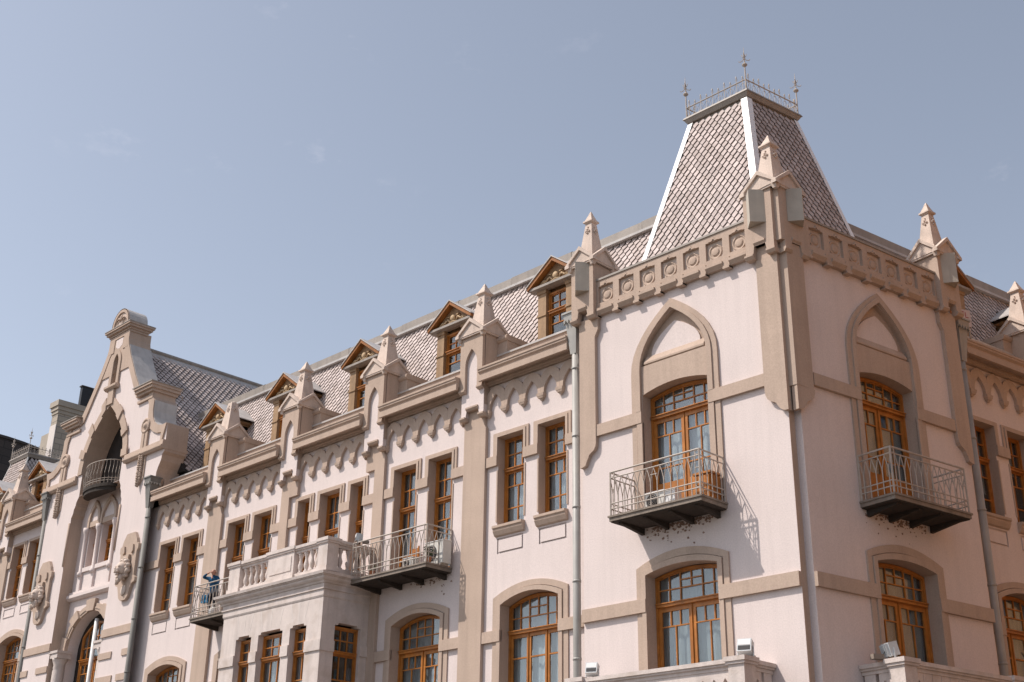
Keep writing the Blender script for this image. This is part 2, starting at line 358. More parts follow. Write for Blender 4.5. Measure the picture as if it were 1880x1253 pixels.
# ---- pinnacle: gabled cap with a tapering spire, origin at the eaves level
def pinn_meshes(hw, k=1., tip=True):
    c = MB(); a = hw+.09; g = .46*k
    c.prism([(-a, -.02), (-a+.08, -.07), (a-.08, -.07), (a, -.02), (.03, g), (-.03, g)], -hw-.07, hw+.07)
    c.extr([(-hw-.07, p[0], p[1]) for p in [(-a, -.02), (-a+.08, -.07), (a-.08, -.07), (a, -.02), (.03, g), (-.03, g)]], [(hw+.07, p[0], p[1]) for p in [(-a, -.02), (-a+.08, -.07), (a-.08, -.07), (a, -.02), (.03, g), (-.03, g)]])
    for sx in (-1, 1):
        for sy in (-1, 1): c.frus(sx*(hw+.01), sy*(hw+.01), -.16, .05, .05, -.02, .085, .085)
    # raking copings on the four gablets
    for r in range(4):
        ca, sa = math.cos(r*math.pi/2), math.sin(r*math.pi/2)
        for sgn in (-1, 1):
            p = [(sgn*(a+.05), -hw-.13, -.06), (sgn*(a+.05), -hw-.13, .03), (0, -hw-.13, g+.07), (0, -hw-.13, g-.05)]
            q = [(x, -hw+.02, z) for x, y, z in p]
            c.extr([(x*ca-y*sa, x*sa+y*ca, z) for x, y, z in p], [(x*ca-y*sa, x*sa+y*ca, z) for x, y, z in q])
    s = MB(); s.frus(0, 0, -.02*k, hw*.98, hw*.98, .26*k, hw*.68, hw*.68); s.frus(0, 0, .26*k, hw*.72, hw*.72, .32*k, hw*.66, hw*.66)
    s.frus(0, 0, .32*k, hw*.62, hw*.62, 1.48*k, hw*.27, hw*.27)
    for r in range(4):                              # crockets near the top and knobs at the foot
        ca, sa = math.cos(r*math.pi/2), math.sin(r*math.pi/2)
        for (x, y, z, q) in ((0, -hw*.39, 1.24*k, .045), (-.055, -hw*.39, 1.18*k, .042), (.055, -hw*.39, 1.18*k, .042), (0, -hw*.42, 1.12*k, .038), (0, -hw*.34, 1.33*k, .028), (0, -hw*.62, .40*k, .042), (-.08, -hw*.62, .37*k, .033), (.08, -hw*.62, .37*k, .033)):
            s.blob((x*ca-y*sa, x*sa+y*ca, z), q, q, q*.8, 6, 4)
    cap = MB()
    if tip:
        cap.frus(0, 0, 1.47*k, hw*.30, hw*.30, 1.51*k, hw*.42, hw*.42); cap.frus(0, 0, 1.51*k, hw*.42, hw*.42, 1.56*k, hw*.40, hw*.40)
        cap.frus(0, 0, 1.56*k, hw*.34, hw*.34, 1.80*k, hw*.11, hw*.11); cap.frus(0, 0, 1.80*k, hw*.12, hw*.12, 1.90*k, .012, .012)
    else: cap.blob((.02, 0, 1.46*k), .13, .12, .10, 7, 4, .2)
    return c.mesh('gablet_cap', 'spirestone'), s.mesh('spire', 'spirestone'), cap.mesh('spire_tip', 'spirestone')
PM = {}
def pinnacle(parent, fr, x, y, z, hw, k=1., tip=True):
    key = (hw, k, tip)
    if key not in PM: PM[key] = pinn_meshes(hw, k, tip)
    for nme, me in zip(('gablet_cap', 'spire', 'spire_tip'), PM[key]): inst(nme, me, parent, fr.at(x, y, z))

# ---- iron balcony
BAR = None
def balcony(fr, x0, x1, d, z, h=1.14, extra=0.):
    global BAR
    s = MB(); s.box(x0, x1, -d, .0, z-.13, z); s.box(x0-.03, x1+.03, -d-.03, .0, z-.035, z+.012)
    b = ob('balcony', s, 'slab', PAL, fr)
    u = MB(); u.box(x0+.03, x1-.03, -d+.03, -.01, z-.155, z-.131); ob('soffit', u, 'slabshade', b, fr)
    n = 4
    for i in range(n):
        xx = x0+.25+(x1-x0-.5)*i/(n-1); q = MB()
        q.profx([(-.01, z-.158), (-d+.12, z-.158), (-d+.12, z-.20), (-.01, z-.32)], xx-.05, xx+.05); ob('bracket', q, 'slabshade', b, fr)
    r = .014; e = .03; X0, X1, Y = x0+e, x1-e, -d+e
    f = MB()
    for zz, rr in ((h, .024), (h-.15, .017), (.33, .017), (.19, .017)): f.tube([(X0, -.01, z+zz), (X0, Y, z+zz), (X1, Y, z+zz), (X1, -.01, z+zz)], rr, 6)
    for px, py in ((X0, Y), (X1, Y), (X0, -.04), (X1, -.04)): f.tube([(px, py, z), (px, py, z+h)], .025, 6)
    for px, py in ((X0+.13, Y), (X1-.13, Y)): f.tube([(px, py, z), (px, py, z+h)], .013, 6)
    for px in (X0+.065, X1-.065):
        for zz in (h-.075, .26): f.tube([(px+.055*math.cos(a*.7854), Y, z+zz+.055*math.sin(a*.7854)) for a in range(8)], .010, 5, True)
        f.tube([(px-.06, Y, z+h-.45), (px+.06, Y, z+h-.45)], .013, 5)
    xm = (X0+X1)/2
    f.tube([(xm-.1, Y, z+h-.34), (xm+.1, Y, z+h-.34)], .013, 5)
    ob('railing', f, 'iron', b, fr)
    if BAR is None:
        v = MB(); v.tube([(0, 0, .02), (0, 0, .62)], .014, 5)
        for sg in (-1, 1): v.tube([(0, 0, .60), (sg*.018, 0, .70), (sg*.055, 0, .84), (sg*.1, 0, .97)], .012, 5)
        BAR = v.mesh('railing_bar', 'iron')
    nb = max(2, round((X1-X0-.30)/.2))
    for i in range(nb): inst('railing_bar', BAR, b, fr.at(X0+.15+(X1-X0-.30)*(i+.5)/nb, Y, z))
    ns = max(2, round((d-.1)/.2))
    for xx in (X0, X1):
        for i in range(ns): inst('railing_bar', BAR, b, fr.at(xx, -.06+(Y+.06)*(i+.5)/ns, z, math.pi/2))
    return b

# ---- blind arcade under the cornice
def arch_unit(wd=.747, za=0.):
    h = wd/2; o = [(-h, -.42)]; h -= .002; top_ = pointed(0, h, -.42, .03, .32, 7, 2.2)
    inn = pointed(0, h-.12, -.42, -.36, .05, 7, 1.9)
    pts = top_+list(reversed(inn)); b = MB(); b.prism(pts, -.10, -.004); return b.mesh('arcade_arch', 'trim')
ARCH = arch_unit()
cb = MB(); cb.frus(0, -.06, -.10, .125, .075, -.01, .14, .085); cb.frus(0, -.06, -.16, .09, .055, -.10, .115, .07); cb.frus(0, -.05, -.23, .02, .02, -.16, .075, .045)
CORBEL = cb.mesh('corbel', 'trim')
def arcade(fr, xa, xb, ztop, n=5):
    wd = (xb-xa)/n; sx = wd/.747
    for i in range(n):
        m = fr.at(xa+wd*(i+.5), 0, ztop-.32) @ Matrix.Diagonal((sx, 1, 1, 1)); inst('arcade_arch', ARCH, PAL, m)
    for i in range(n+1):
        if i in (0, n): m = fr.at(xa+wd*i+(.075 if i == 0 else -.075), 0, ztop-.74) @ Matrix.Diagonal((.52, 1, 1, 1))
        else: m = fr.at(xa+wd*i, 0, ztop-.74)
        inst('corbel', CORBEL, PAL, m)

# ---- cornice and parapet
CORN = [(0, -.05), (-.10, -.05), (-.10, .02), (-.14, .05), (-.14, .12), (-.40, .13), (-.42, .015), (-.50, .015), (-.50, .20), (-.465, .215), (-.465, .255), (-.53, .31), (-.53, .36), (-.555, .375), (-.555, .43), (.0, .46), (.3, .46), (.3, -.05)]
def cornice(fr, xa, xb, z, ph=1.10, pw=.3):
    b = MB(); b.profx([(y, z+h) for y, h in CORN], xa, xb); ob('cornice', b, 'trim', PAL, fr)
    b = MB(); b.box(xa, xb, pw, pw+.3, z+.2, z+ph-.06); ob('parapet', b, 'trim', PAL, fr)
    b = MB(); b.box(xa, xb, pw-.05, pw+.36, z+ph-.06, z+ph+.0); ob('coping', b, 'lead', PAL, fr)

# ---- pier with a pointed niche that carries a pinnacle
def pier(fr, x, z, front=.35, tip=True, k=1.0):
    """z = underside of the cornice (15.78 on the long front)"""
    hw = .49; yf = -front; yb = yf+2*hw
    c = MB(); c.box(x-hw, x+hw, yf+.13, yb, z-.62, z+1.72); p = ob('pier', c, 'trim', PAL, fr)
    w_ = MB(); w_.prism([(x-hw+.004, z-.90), (x-.30, z-.90), (x-.24, z-.62), (x+.24, z-.62), (x+.30, z-.90), (x+hw-.004, z-.90), (x+hw-.004, z+.3), (x+.27, z+1.35), (x-.27, z+1.35), (x-hw+.004, z+.3)], yf+.10, yf+.127)
    ob('niche_field', w_, 'stucco', p, fr)
    for sg in (-1, 1):
        bk = MB(); bk.box(*sorted((x+sg*.30, x+sg*(hw-.002))), yf+.127, .0, z-.90, z-.621); ob('pier_foot', bk, 'stucco', p, fr)
    nl = pointed(x, .265, z-.02, z+.75, z+1.28, 7)
    outl = [(x-hw, z-.02), (x-hw, z+1.72), (x+hw, z+1.72), (x+hw, z-.02)]
    a = MB(); a.prism([(x-hw, z-.02)]+nl+[(x+hw, z-.02), (x+hw, z+1.72), (x-hw, z+1.72)], yf, yf+.10); ob('niche_surround', a, 'trim', p, fr)
    for sg in (-1, 1):
        m = MB(); m.profx([(yf-.03, z-.02), (yf-.03, z-.07), (yf+.03, z-.12), (yf+.12, z-.12), (yf+.12, z-.02)], *sorted((x+sg*.262, x+sg*(hw+.02)))); ob('moulding', m, 'trim', p, fr)
        m = MB(); m.profx([(yf+.04, z-.88), (yf+.04, z-.93), (yf+.10, z-1.0), (.0, z-1.0), (.0, z-.88)], *sorted((x+sg*.285, x+sg*(hw+.03)))); ob('moulding', m, 'trim', p, fr)
    m = MB(); m.profx([(yf+.04, z-.60), (yf+.04, z-.65), (yf+.10, z-.71), (.0, z-.71), (.0, z-.60)], x-.255, x+.255)
    ob('moulding', m, 'trim', p, fr)
    # low shoulder blocks running back to the roof
    for sg in (-1, 1):
        s = MB(); xa, xb = sorted((x+sg*hw, x+sg*.90)); s.box(xa, xb, .30-.005, 1.25, z+.85, z+1.62); s2 = MB()
        xa, xb = sorted((x+sg*(hw), x+sg*.93)); s2.profx([(.27, z+1.50), (.22, z+1.56), (.22, z+1.64), (.27, z+1.69), (1.2, z+1.69), (1.2, z+1.50)], xa, xb)
        ob('shoulder', s, 'trim', p, fr); ob('shoulder_cap', s2, 'trim', p, fr)
    pinnacle(p, fr, x, (yf+yb)/2, z+1.76, hw, k, tip)
    return p

# ---- dormer, origin at its centre on the long front, z = parapet cornice level 15.78
def dormer(fr, x, z, y=1.0):
    b = MB(); zb = z+1.0
    for sg in (-1, 1):
        xa, xb = sorted((x+sg*.42, x+sg*.76)); b.box(xa, xb, y, y+1.6, zb, z+3.15); 
    b.box(x-.76, x+.76, y+.25, y+1.6, z+3.0, z+3.2)
    d = ob('dormer', b, 'woodtan', PAL, fr)
    for sg in (-1, 1):
        xa, xb = sorted((x+sg*.40, x+sg*.79))
        for za, zb_ in ((2.28, 2.33), (3.05, 3.159)): q = MB(); q.box(xa, xb, y-.03, y+.3, z+za, z+zb_); ob('post_band', q, 'woodtan', d, fr)
    t = MB(); t.prism([(x-.98, z+3.22), (x+.98, z+3.22), (x, z+3.99)], y+.02, y+1.9); ob('pediment', t, 'woodtan', d, fr)
    c = MB(); c.profx([(y-.16, z+3.20), (y-.16, z+3.28), (y+.03, z+3.30), (y+.1, z+3.30), (y+.1, z+3.16), (y-.02, z+3.16)], x-1.0, x+1.0); ob('pediment_cornice', c, 'ridgemetal', d, fr)
    for sg in (-1, 1):
        r = MB(); A = [(x+sg*1.06, z+3.22), (x+sg*1.06, z+3.33), (x, z+4.09), (x, z+3.96), (x+sg*.93, z+3.285)]
        r.prism([(A[0][0], A[0][1]), (A[1][0], A[1][1]), (A[2][0], A[2][1]), (A[3][0], A[3][1]), (A[4][0], A[4][1])], y-.2, y+.015); ob('raking_board', r, 'wooddark', d, fr)
        r = MB(); r.prism([(x+sg*1.09, z+3.31), (x+sg*1.09, z+3.35), (x, z+4.13), (x, z+4.09)], y-.23, y+2.0); ob('roof_sheet', r, 'lead', d, fr)
    o = MB(); o.blob((x, y-.02, z+3.52), .115, .07, .115, 10, 6)
    for sg in (-1, 1):
        o.tube([(x+sg*.12, y-.005, z+3.38), (x+sg*.25, y-.02, z+3.52), (x+sg*.38, y-.02, z+3.42), (x+sg*.5, y-.02, z+3.46), (x+sg*.68, y-.01, z+3.36)], .032, 5)
        o.tube([(x+sg*.16, y-.01, z+3.6), (x+sg*.3, y-.02, z+3.62), (x+sg*.36, y-.02, z+3.52), (x+sg*.26, y-.02, z+3.47)], .026, 5)
        o.tube([(x+sg*.40, y-.01, z+3.36), (x+sg*.48, y-.02, z+3.41), (x+sg*.56, y-.02, z+3.36)], .024, 5)
    o.tube([(x-.2, y-.01, z+3.36), (x, y-.03, z+3.40), (x+.2, y-.01, z+3.36)], .03, 5)
    ob('carved_ornament', o, 'carving', d, fr, True)
    window(fr, x-.42, x+.42, zb+.05, z+3.05, 0, y+.12, z+2.35, 'rect', None if random.random() < .6 else 'curtain_grey', .5, cols=2, seed=int(-x), m=.03)
    return d

# ---- diamond shingles on a plane
def tile_mesh(w_, h, nme='roof_tile'):
    b = MB(); a, c, e = w_/2*.91, h/2*.94, h/2*.94
    up = [(0, c, .010), (a, 0, .038), (0, -e, .066), (-a, 0, .038)]
    dn = [(x*.80, y*.80+.01, -.01) for x, y, z in up]
    b.extr(up, dn); return b
def tiles(P, n, region, w_, h, amax, bmax, parent, keep=0, amin=0.):
    """P(a,b) -> world point on the roof plane, n outward normal; region(a,b) true inside"""
    P0 = P(0, 0); ea = (P(1, 0)-P0).normalized(); eb = (P(0, 1)-P0).normalized(); M3 = Matrix((ea, eb, n)).transposed().to_4x4()
    base = tile_mesh(w_, h); rest = MB(); kept = []
    j = 0; bq = 0.
    while bq < bmax:
        aq = amin+((j % 2)*.5)*w_
        while aq < amax:
            if region(aq, bq): kept.append((aq, bq))
            aq += w_
        bq += h/2; j += 1
    me = None
    for i, (aq, bq) in enumerate(kept):
        m = Matrix.Translation(P(aq, bq)) @ M3 @ Matrix.Rotation(random.uniform(-.012, .012), 4, 'Z') @ Matrix.Rotation(random.uniform(-.035, .02), 4, 'X') @ Matrix.Rotation(random.uniform(-.03, .03), 4, 'Y')
        if i < keep:
            if me is None: me = base.mesh('roof_tile', 'tile')
            inst('roof_tile', me, parent, m)
        else: rest.add([m @ Vector(v) for v in base.v], base.f)
    if rest.v:
        o = link('roof_tiles', rest.mesh('roof_tiles', 'tile', recalc=False), parent, Matrix()); reg(o); tag(o, kind='stuff')
    return len(kept)
# ------------------------------------------------------------------ corner tower
rd = MB(); rd.lathe([(.215, 0), (.215, .02), (.195, .03), (.17, .02), (.165, .008), (.12, .008), (.115, .026), (.09, .034), (.001, .036)], n=20, axis='y')
ROUND = rd.mesh('roundel', 'trim', True)
TS = 3.46
def surround(fr, cx, hw, z0, zc, rise, hwo, zco, riseo, band):
    """moulded frame of a segmental window above and below a string course"""
    a = MB(); zb0, zb1 = band
    for (q0, q1, y) in ((0, .52, -.05), (.58, 1., -.085)):
        o = hwo-(hwo-hw)*q0; i = hwo-(hwo-hw)*q1
        zo, zi = zco-(zco-zc)*q0, zco-(zco-zc)*q1; ro, ri = riseo-(riseo-rise)*q0, riseo-(riseo-rise)*q1
        a.ring(archline(cx, o, zb1-.01, zo, ro), archline(cx, i, zb1-.01, zi, ri), y, .001)
        for sg in (-1, 1): a.box(*sorted((cx+sg*i, cx+sg*o)), y+.01, .001, z0, zb0+.01)
    for sg in (-1, 1): a.box(*sorted((cx+sg*(hw+.001), cx+sg*(hwo-.01))), -.035, .001, z0, zb1)
    return ob('window_surround', a, 'trim', PAL, fr)
def tower(fr, m, s0):
    S = lambda a, b: sorted((m*a, m*b)); cx = m*TS
    wl = MB()
    nic = pointed(cx, 1.08, 14.54, 14.56, 15.9, 8)
    op1 = seg(cx, 1.06, 10.3, 13.72, .16); op2 = seg(cx, 1.09, 5.3, 8.95, .15)
    wl.plate(rect(*S(s0, 6.65), 0, 17.3), [nic, op1, op2], 0, .6, .0005, side=True); reveals(fr, [nic, op1, op2], .42)
    ob('wall', wl, 'stucco', PAL, fr)
    b = MB(); b.box(cx-1.2, cx+1.2, .13, .16, 14.4, 16.0); nb = ob('niche_back', b, 'trim', PAL, fr)
    t = MB(); t.prism(pointed(cx, .80, 14.80, 14.82, 15.60, 8), .085, .128); ob('tympanum', t, 'stucco', nb, fr)
    t = MB(); t.profx([(.129, 14.84), (.07, 14.80), (-.03, 14.62), (-.03, 14.57), (.02, 14.545), (.129, 14.545)], cx-.98, cx+.98); ob('sill_ledge', t, 'trim', nb, fr)
    a = MB()
    for (h0, h1, zb, y) in ((1.40, 1.24, 0, -.06), (1.24, 1.085, .12, -.10)):
        a.ring(pointed(cx, h0, 13.27, 14.35, 16.2-zb), pointed(cx, h1, 13.27, 14.40, 16.2-zb-(h0-h1)*1.0), y, .001)
    a.ring(archline(cx, 1.10, 13.26, 14.53, 0.001), archline(cx, 1.06, 13.26, 13.72, .16), -.02, .001)
    for sg in (-1, 1):
        a.box(*sorted((cx+sg*1.26, cx+sg*1.41)), -.05, .001, 10.3, 12.97); a.box(*sorted((cx+sg*1.061, cx+sg*1.23)), -.08, .001, 10.3, 12.97); a.box(*sorted((cx+sg*1.061, cx+sg*1.40)), -.03, .001, 10.3, 13.27)
    ob('arch_surround', a, 'trim', PAL, fr)
    surround(fr, cx, 1.09, 5.3, 8.95, .15, 1.40, 9.15, .32, (8.06, 8.38))
    for (z0, z1, gap, e1) in ((12.95, 13.27, 1.07, 6.10), (8.05, 8.38, 1.10, 6.65)):
        for x0, x1 in ((s0 if z0 < 10 else .68, TS-gap), (TS+gap, e1)):
            b = MB(); b.box(*S(x0, x1), -.095, 0, z0, z1); ob('string_course', b, 'trim', PAL, fr)
    # end pilaster with a scrolled foot
    pil = [(6.65, 16.45), (5.96, 16.45), (5.96, 16.05), (6.08, 15.85), (6.08, 12.78), (6.10, 12.66), (6.16, 12.57), (6.25, 12.52), (6.33, 12.46), (6.37, 12.37), (6.40, 12.33), (6.46, 12.2), (6.56, 12.16), (6.65, 12.16)]
    b = MB(); b.prism([(m*x, z) for x, z in pil], -.12, 0); ob('pilaster', b, 'trim', PAL, fr)
    # parapet with sunk panels and roundels
    b = MB(); hs_ = [rect(*S(.93+.742*i, .93+.742*i+.53), 16.80, 17.31) for i in range(7)]
    b.plate(rect(*S(.8, 5.98), 16.45, 17.5), hs_, -.12, .3, -.04); pp = ob('parapet', b, 'trim', PAL, fr)
    b = MB(); b.box(*S(.8, 5.98), -.041, .0, 16.5, 17.45); ob('panel_back', b, 'spirestone', pp, fr)
    for i in range(7):
        xx = m*(.93+.742*i+.265); inst('roundel', ROUND, pp, fr.at(xx, -.041, 17.02))
        b = MB(); b.prism([(xx-.16, 17.31), (xx-.05, 17.31), (xx, 17.37), (xx+.05, 17.31), (xx+.16, 17.31), (xx+.05, 17.345), (xx, 17.43), (xx-.05, 17.345)], -.15, -.119); ob('panel_ornament', b, 'trim', pp, fr)
    ed = [.93+.742*i-.106 for i in range(8)]
    for e in ed:
        b = MB(); b.box(*S(e-.10, e+.10), -.155, 0, 16.40, 16.70); b.box(*S(e-.10, e+.10), -.18, 0, 16.38, 16.44); ob('parapet_tab', b, 'trim', pp, fr)
    for a0, a1 in zip(ed[:-1], ed[1:]):
        b = MB(); b.profx([(-.12, 16.62), (-.20, 16.62), (-.20, 16.55), (-.12, 16.46), (0, 16.46), (0, 16.62)], *S(a0+.10, a1-.10)); ob('drip_moulding', b, 'trim', pp, fr)
    b = MB(); b.box(*S(.75, 6.0), -.15, .34, 17.5, 17.56); ob('coping', b, 'ridgemetal', pp, fr)
    # end pier with pinnacle and diamond-set block
    c = MB(); c.box(*S(5.99, 6.79), -.12, .55, 16.7, 18.14); p = ob('pier', c, 'trim', PAL, fr)
    q = MB(); q.prism([(m*x, z) for x, z in [(5.98, 16.47), (6.20, 16.47), (6.25, 16.76), (6.53, 16.76), (6.58, 16.47), (6.80, 16.47), (6.80, 18.15), (5.98, 18.15)]], -.27, -.10); ob('pier_front', q, 'trim', p, fr)
    for x0, x1, z in ((5.95, 6.21, 16.47), (6.57, 6.83, 16.47), (6.235, 6.545, 16.78)):
        q = MB(); q.profx([(-.31, z+.02), (-.31, z-.03), (-.25, z-.10), (0, z-.10), (0, z+.02)], *S(x0, x1)); ob('moulding', q, 'trim', p, fr)
    q = MB(); q.prismz([(m*6.39-.27, -.271), (m*6.39, -.56), (m*6.39+.27, -.271)], 17.22, 18.12); ob('diamond_block', q, 'greystone', p, fr)
    pinnacle(p, fr, m*6.39, .14, 18.16, .41, .97)
    # doors
    window(fr, cx-1.06, cx+1.06, 10.32, 13.70, .16, .30, 13.12, 'door', 'curtain' if m < 0 else 'curtain_grey', 1. if m < 0 else .72, 'door', seed=3, m=.03)
    window(fr, cx-1.09, cx+1.09, 5.32, 8.93, .15, .30, 8.22, 'door', 'curtain_grey', 1, 'door', seed=5, m=.03)
    balcony(fr, cx-1.42, cx+1.42, 1.02, 10.31)
tower(FA, -1, .16); tower(FB, 1, .23)
def A_(s, w): return Vector((-s, -w, 0))
def B_(s, w): return uB*s+nB*w
def plan(pts, z0, z1): b = MB(); b.prismz([(p.x, p.y) for p in pts], z0, z1); return b
# the re-entrant notch at the corner and the corner pilaster
b = MB(); b.box(-.162, -.154, .003, .23, 0, 16.6); ob('corner_reveal', b, 'trim', PAL)
pl = [A_(.70, .12), A_(.08, .12), Vector((-.08, .0, 0)), Vector((.130, .0, 0)), B_(.62, .12), B_(.62, -.3), A_(.70, -.3)]
b = plan(pl, 12.35, 16.5)
cp = ob('corner_pilaster', b, 'trim', PAL)
ft = [(.70, 12.36), (.70, 12.76), (.08, 12.76), (.08, 12.18), (.20, 12.18), (.30, 12.24), (.36, 12.38), (.42, 12.40), (.52, 12.44), (.60, 12.52)]
ft = [(.699, 12.80), (.69, 12.70), (.64, 12.58), (.55, 12.50), (.45, 12.46), (.40, 12.42), (.36, 12.34), (.28, 12.24), (.18, 12.19), (.079, 12.19), (.079, 12.80)]
# scrolled foot: trim the pilaster to the curve
cp.data.clear_geometry(); bb = plan(pl, 12.80, 16.75); cp.data = bb.mesh('corner_pilaster', 'trim')
b = MB(); b.prism([(-s, z) for s, z in ft], -.12, .05); ob('pilaster_foot', b, 'trim', cp, FA)
b = MB(); b.prism([(s-.05, z) for s, z in ft], -.12, .05); ob('pilaster_foot', b, 'trim', cp, FB)
cc = Vector((-.30, .24, 0))                      # corner pier
ax, ay = Vector((1, 0, 0)), uB
def Q(a, b): return cc+ax*a+ay*b
h = .50
pc = [Q(-h, -h), Q(h-.16, -h), Q(h-.16, -h+.10), Q(h-.02, -h+.10), Q(h, -h+.20), Q(h, h), Q(-h, h)]
p = ob('corner_pier', plan(pc, 16.62, 18.14), 'trim', PAL)
for fr, sgn, x0 in ((FA, -1, None), (FB, 1, None)):
    q = MB()
    loc = (lambda v: fr.m.inverted() @ v)
    if sgn < 0: c0 = loc(Q(-h, -h)); c1 = loc(Q(h-.16, -h))
    else: c0 = loc(Q(h, -h+.20)); c1 = loc(Q(h, h))
    xa, xb, yf = c0.x, c1.x, min(c0.y, c1.y)-.004; wd = xb-xa
    q.prism([(xa, 16.40), (xa+.26*wd, 16.40), (xa+.32*wd, 16.70), (xa+.68*wd, 16.70), (xa+.74*wd, 16.40), (xb, 16.40), (xb, 17.0), (xa, 17.0)], yf, yf+.16)
    ob('pier_front', q, 'trim', p, fr)
    for x0, x1, z in ((xa-.03, xa+.27*wd, 16.40), (xb-.27*wd, xb+.03, 16.40), (xa+.30*wd, xb-.30*wd, 16.72)):
        q = MB(); q.profx([(yf-.04, z+.02), (yf-.04, z-.03), (yf+.02, z-.10), (yf+.2, z-.10), (yf+.2, z+.02)], x0, x1); ob('moulding', q, 'trim', p, fr)
    q = MB(); xm = (xa+xb)/2+(-.04 if sgn < 0 else .03); q.prismz([(xm-.27, yf-.001), (xm, yf-.29), (xm+.27, yf-.001)], 17.18, 18.10); ob('diamond_block', q, 'greystone', p, fr)
pinnacle(p, Fr(cc, -R(4.7)), 0, 0, 18.16, .46, .95)
# tower roof: steep truncated pyramid on a skewed plan
TC = Vector((-3.1, 3.36, 0)); ZB, ZT, HB, HT = 16.9, 23.1, 2.37, 1.03
def TP(a, b, hh, z): return TC+ax*(a*hh)+ay*(b*hh)+Vector((0, 0, z))
b = MB(); b.extr([TP(*c, HB-.05, ZB) for c in ((-1, -1), (1, -1), (1, 1), (-1, 1))], [TP(*c, HT-.05, ZT) for c in ((-1, -1), (1, -1), (1, 1), (-1, 1))]); TR = ob('tower_roof', b, 'roofbase', PAL)
b = MB(); b.box(-6.4, -.2, .3, .9, 16.4, 17.0); ob('tower_gutter', b, 'ridgemetal', PAL)
def roof_face(c0, c1, keep):
    A0, A1, B0, B1 = TP(*c0, HB, ZB), TP(*c1, HB, ZB), TP(*c0, HT, ZT), TP(*c1, HT, ZT)
    ea = (A1-A0).normalized(); Wd = (A1-A0).length; m0 = (A0+A1)/2; m1 = (B0+B1)/2
    eb = (B0-A0)-ea*((B0-A0).dot(ea)); Hh = eb.length; eb.normalize(); n = ea.cross(eb)
    if n.dot(m0-TC-Vector((0, 0, ZB))) < 0: n = -n
    l0, l1 = (B0-A0).dot(ea)/Hh, (Wd-(B1-A0).dot(ea))/Hh
    P = lambda a, bb: A0+ea*a+eb*bb
    tiles(P, n, lambda a, bb: l0*bb+.06 < a < Wd-l1*bb-.06 and .1 < bb < Hh-.08, .238, .335, Wd, Hh, TR, keep, .02)
roof_face((-1, -1), (1, -1), 300); roof_face((1, -1), (1, 1), 0); roof_face((-1, 1), (-1, -1), 0)
for c in ((-1, -1), (1, -1), (1, 1), (-1, 1)):     # hip flashings
    a0, a1 = TP(*c, HB+.03, ZB), TP(*c, HT+.03, ZT); b = MB(); w_ = .19
    dx, dy = -ax*c[0], -ay*c[1]; o3 = (ax*c[0]+ay*c[1]).normalized()*.03
    b.add([a0+o3, a0+dx*w_+o3*.6-dy*.02, a0+dy*w_+o3*.6-dx*.02, a1+o3, a1+dx*w_+o3*.6-dy*.02, a1+dy*w_+o3*.6-dx*.02, a0-o3*2, a1-o3*2], [(0, 1, 4, 3), (0, 3, 5, 2), (1, 6, 7, 4), (2, 5, 7, 6), (0, 2, 6, 1), (3, 4, 7, 5)])
    ob('hip_flashing', b, 'hipmetal', TR)
b = MB()
def sq(hh, z): return [TP(*c, hh, z) for c in ((-1, -1), (1, -1), (1, 1), (-1, 1))]
b.extr(sq(HT+.01, ZT-.16), sq(HT-.02, ZT+.04)); b.extr(sq(HT+.06, ZT+.04), sq(HT+.13, ZT+.17)); b.extr(sq(HT+.15, ZT+.17), sq(HT+.12, ZT+.24))
ob('roof_curb', b, 'ridgemetal', TR)
# cresting
cz = ZT+.24; cw = HT+.06
FIN = MB(); FIN.lathe([(.02, 0), (.02, .78), (.022, .80), (.07, .84), (.085, .87), (.06, .91), (.02, .93), (.014, .95), (.012, 1.18)], n=8)
for k in range(4):
    a = k*math.pi/2+.4; FIN.tube([(0, 0, 1.12), (.06*math.cos(a), .06*math.sin(a), 1.02), (.14*math.cos(a), .14*math.sin(a), .99), (.17*math.cos(a), .17*math.sin(a), 1.03)], .012, 5)
    FIN.tube([(0, 0, 1.1), (.05*math.cos(a), .05*math.sin(a), 1.16), (.075*math.cos(a), .075*math.sin(a), 1.24)], .010, 5)
FIN.tube([(0, 0, 1.15), (0, 0, 1.5)], [.02, .003], 5); FIN.blob((0, 0, 1.2), .035, .035, .06, 6, 4)
FINM = FIN.mesh('finial', 'iron')
for c in ((-1, -1), (1, -1), (1, 1), (-1, 1)): inst('finial', FINM, TR, Matrix.Translation(TP(*c, cw, cz)))
SP = MB(); SP.tube([(0, 0, 0), (0, 0, .42)], .010, 5); SP.blob((0, 0, .46), .022, .022, .05, 6, 4)
for sg in (-1, 1): SP.tube([(0, 0, .0), (sg*.06, 0, .06), (sg*.085, 0, .15), (sg*.05, 0, .23), (0, 0, .26)], .008, 4); SP.tube([(0, 0, .36), (sg*.03, 0, .38), (sg*.035, 0, .42)], .007, 4)
SPM = SP.mesh('cresting_spike', 'iron')
cs4 = ((-1, -1), (1, -1), (1, 1), (-1, 1))
for i in range(4):
    p0, p1 = TP(*cs4[i], cw, cz), TP(*cs4[(i+1) % 4], cw, cz); d = p1-p0; b = MB()
    for zz, rr in ((.03, .016), (.36, .02)): b.tube([p0+Vector((0, 0, zz)), p1+Vector((0, 0, zz))], rr, 5)
    ob('cresting_rail', b, 'iron', TR)
    for k in range(10): inst('cresting_spike', SPM, TR, Matrix.Translation(p0+d*((k+.5)/10)+Vector((0, 0, .02))) @ Matrix.Rotation(math.atan2(d.y, d.x), 4, 'Z') @ Matrix.Diagonal((1, 1, 1.0 if k % 2 else 1.18, 1)))
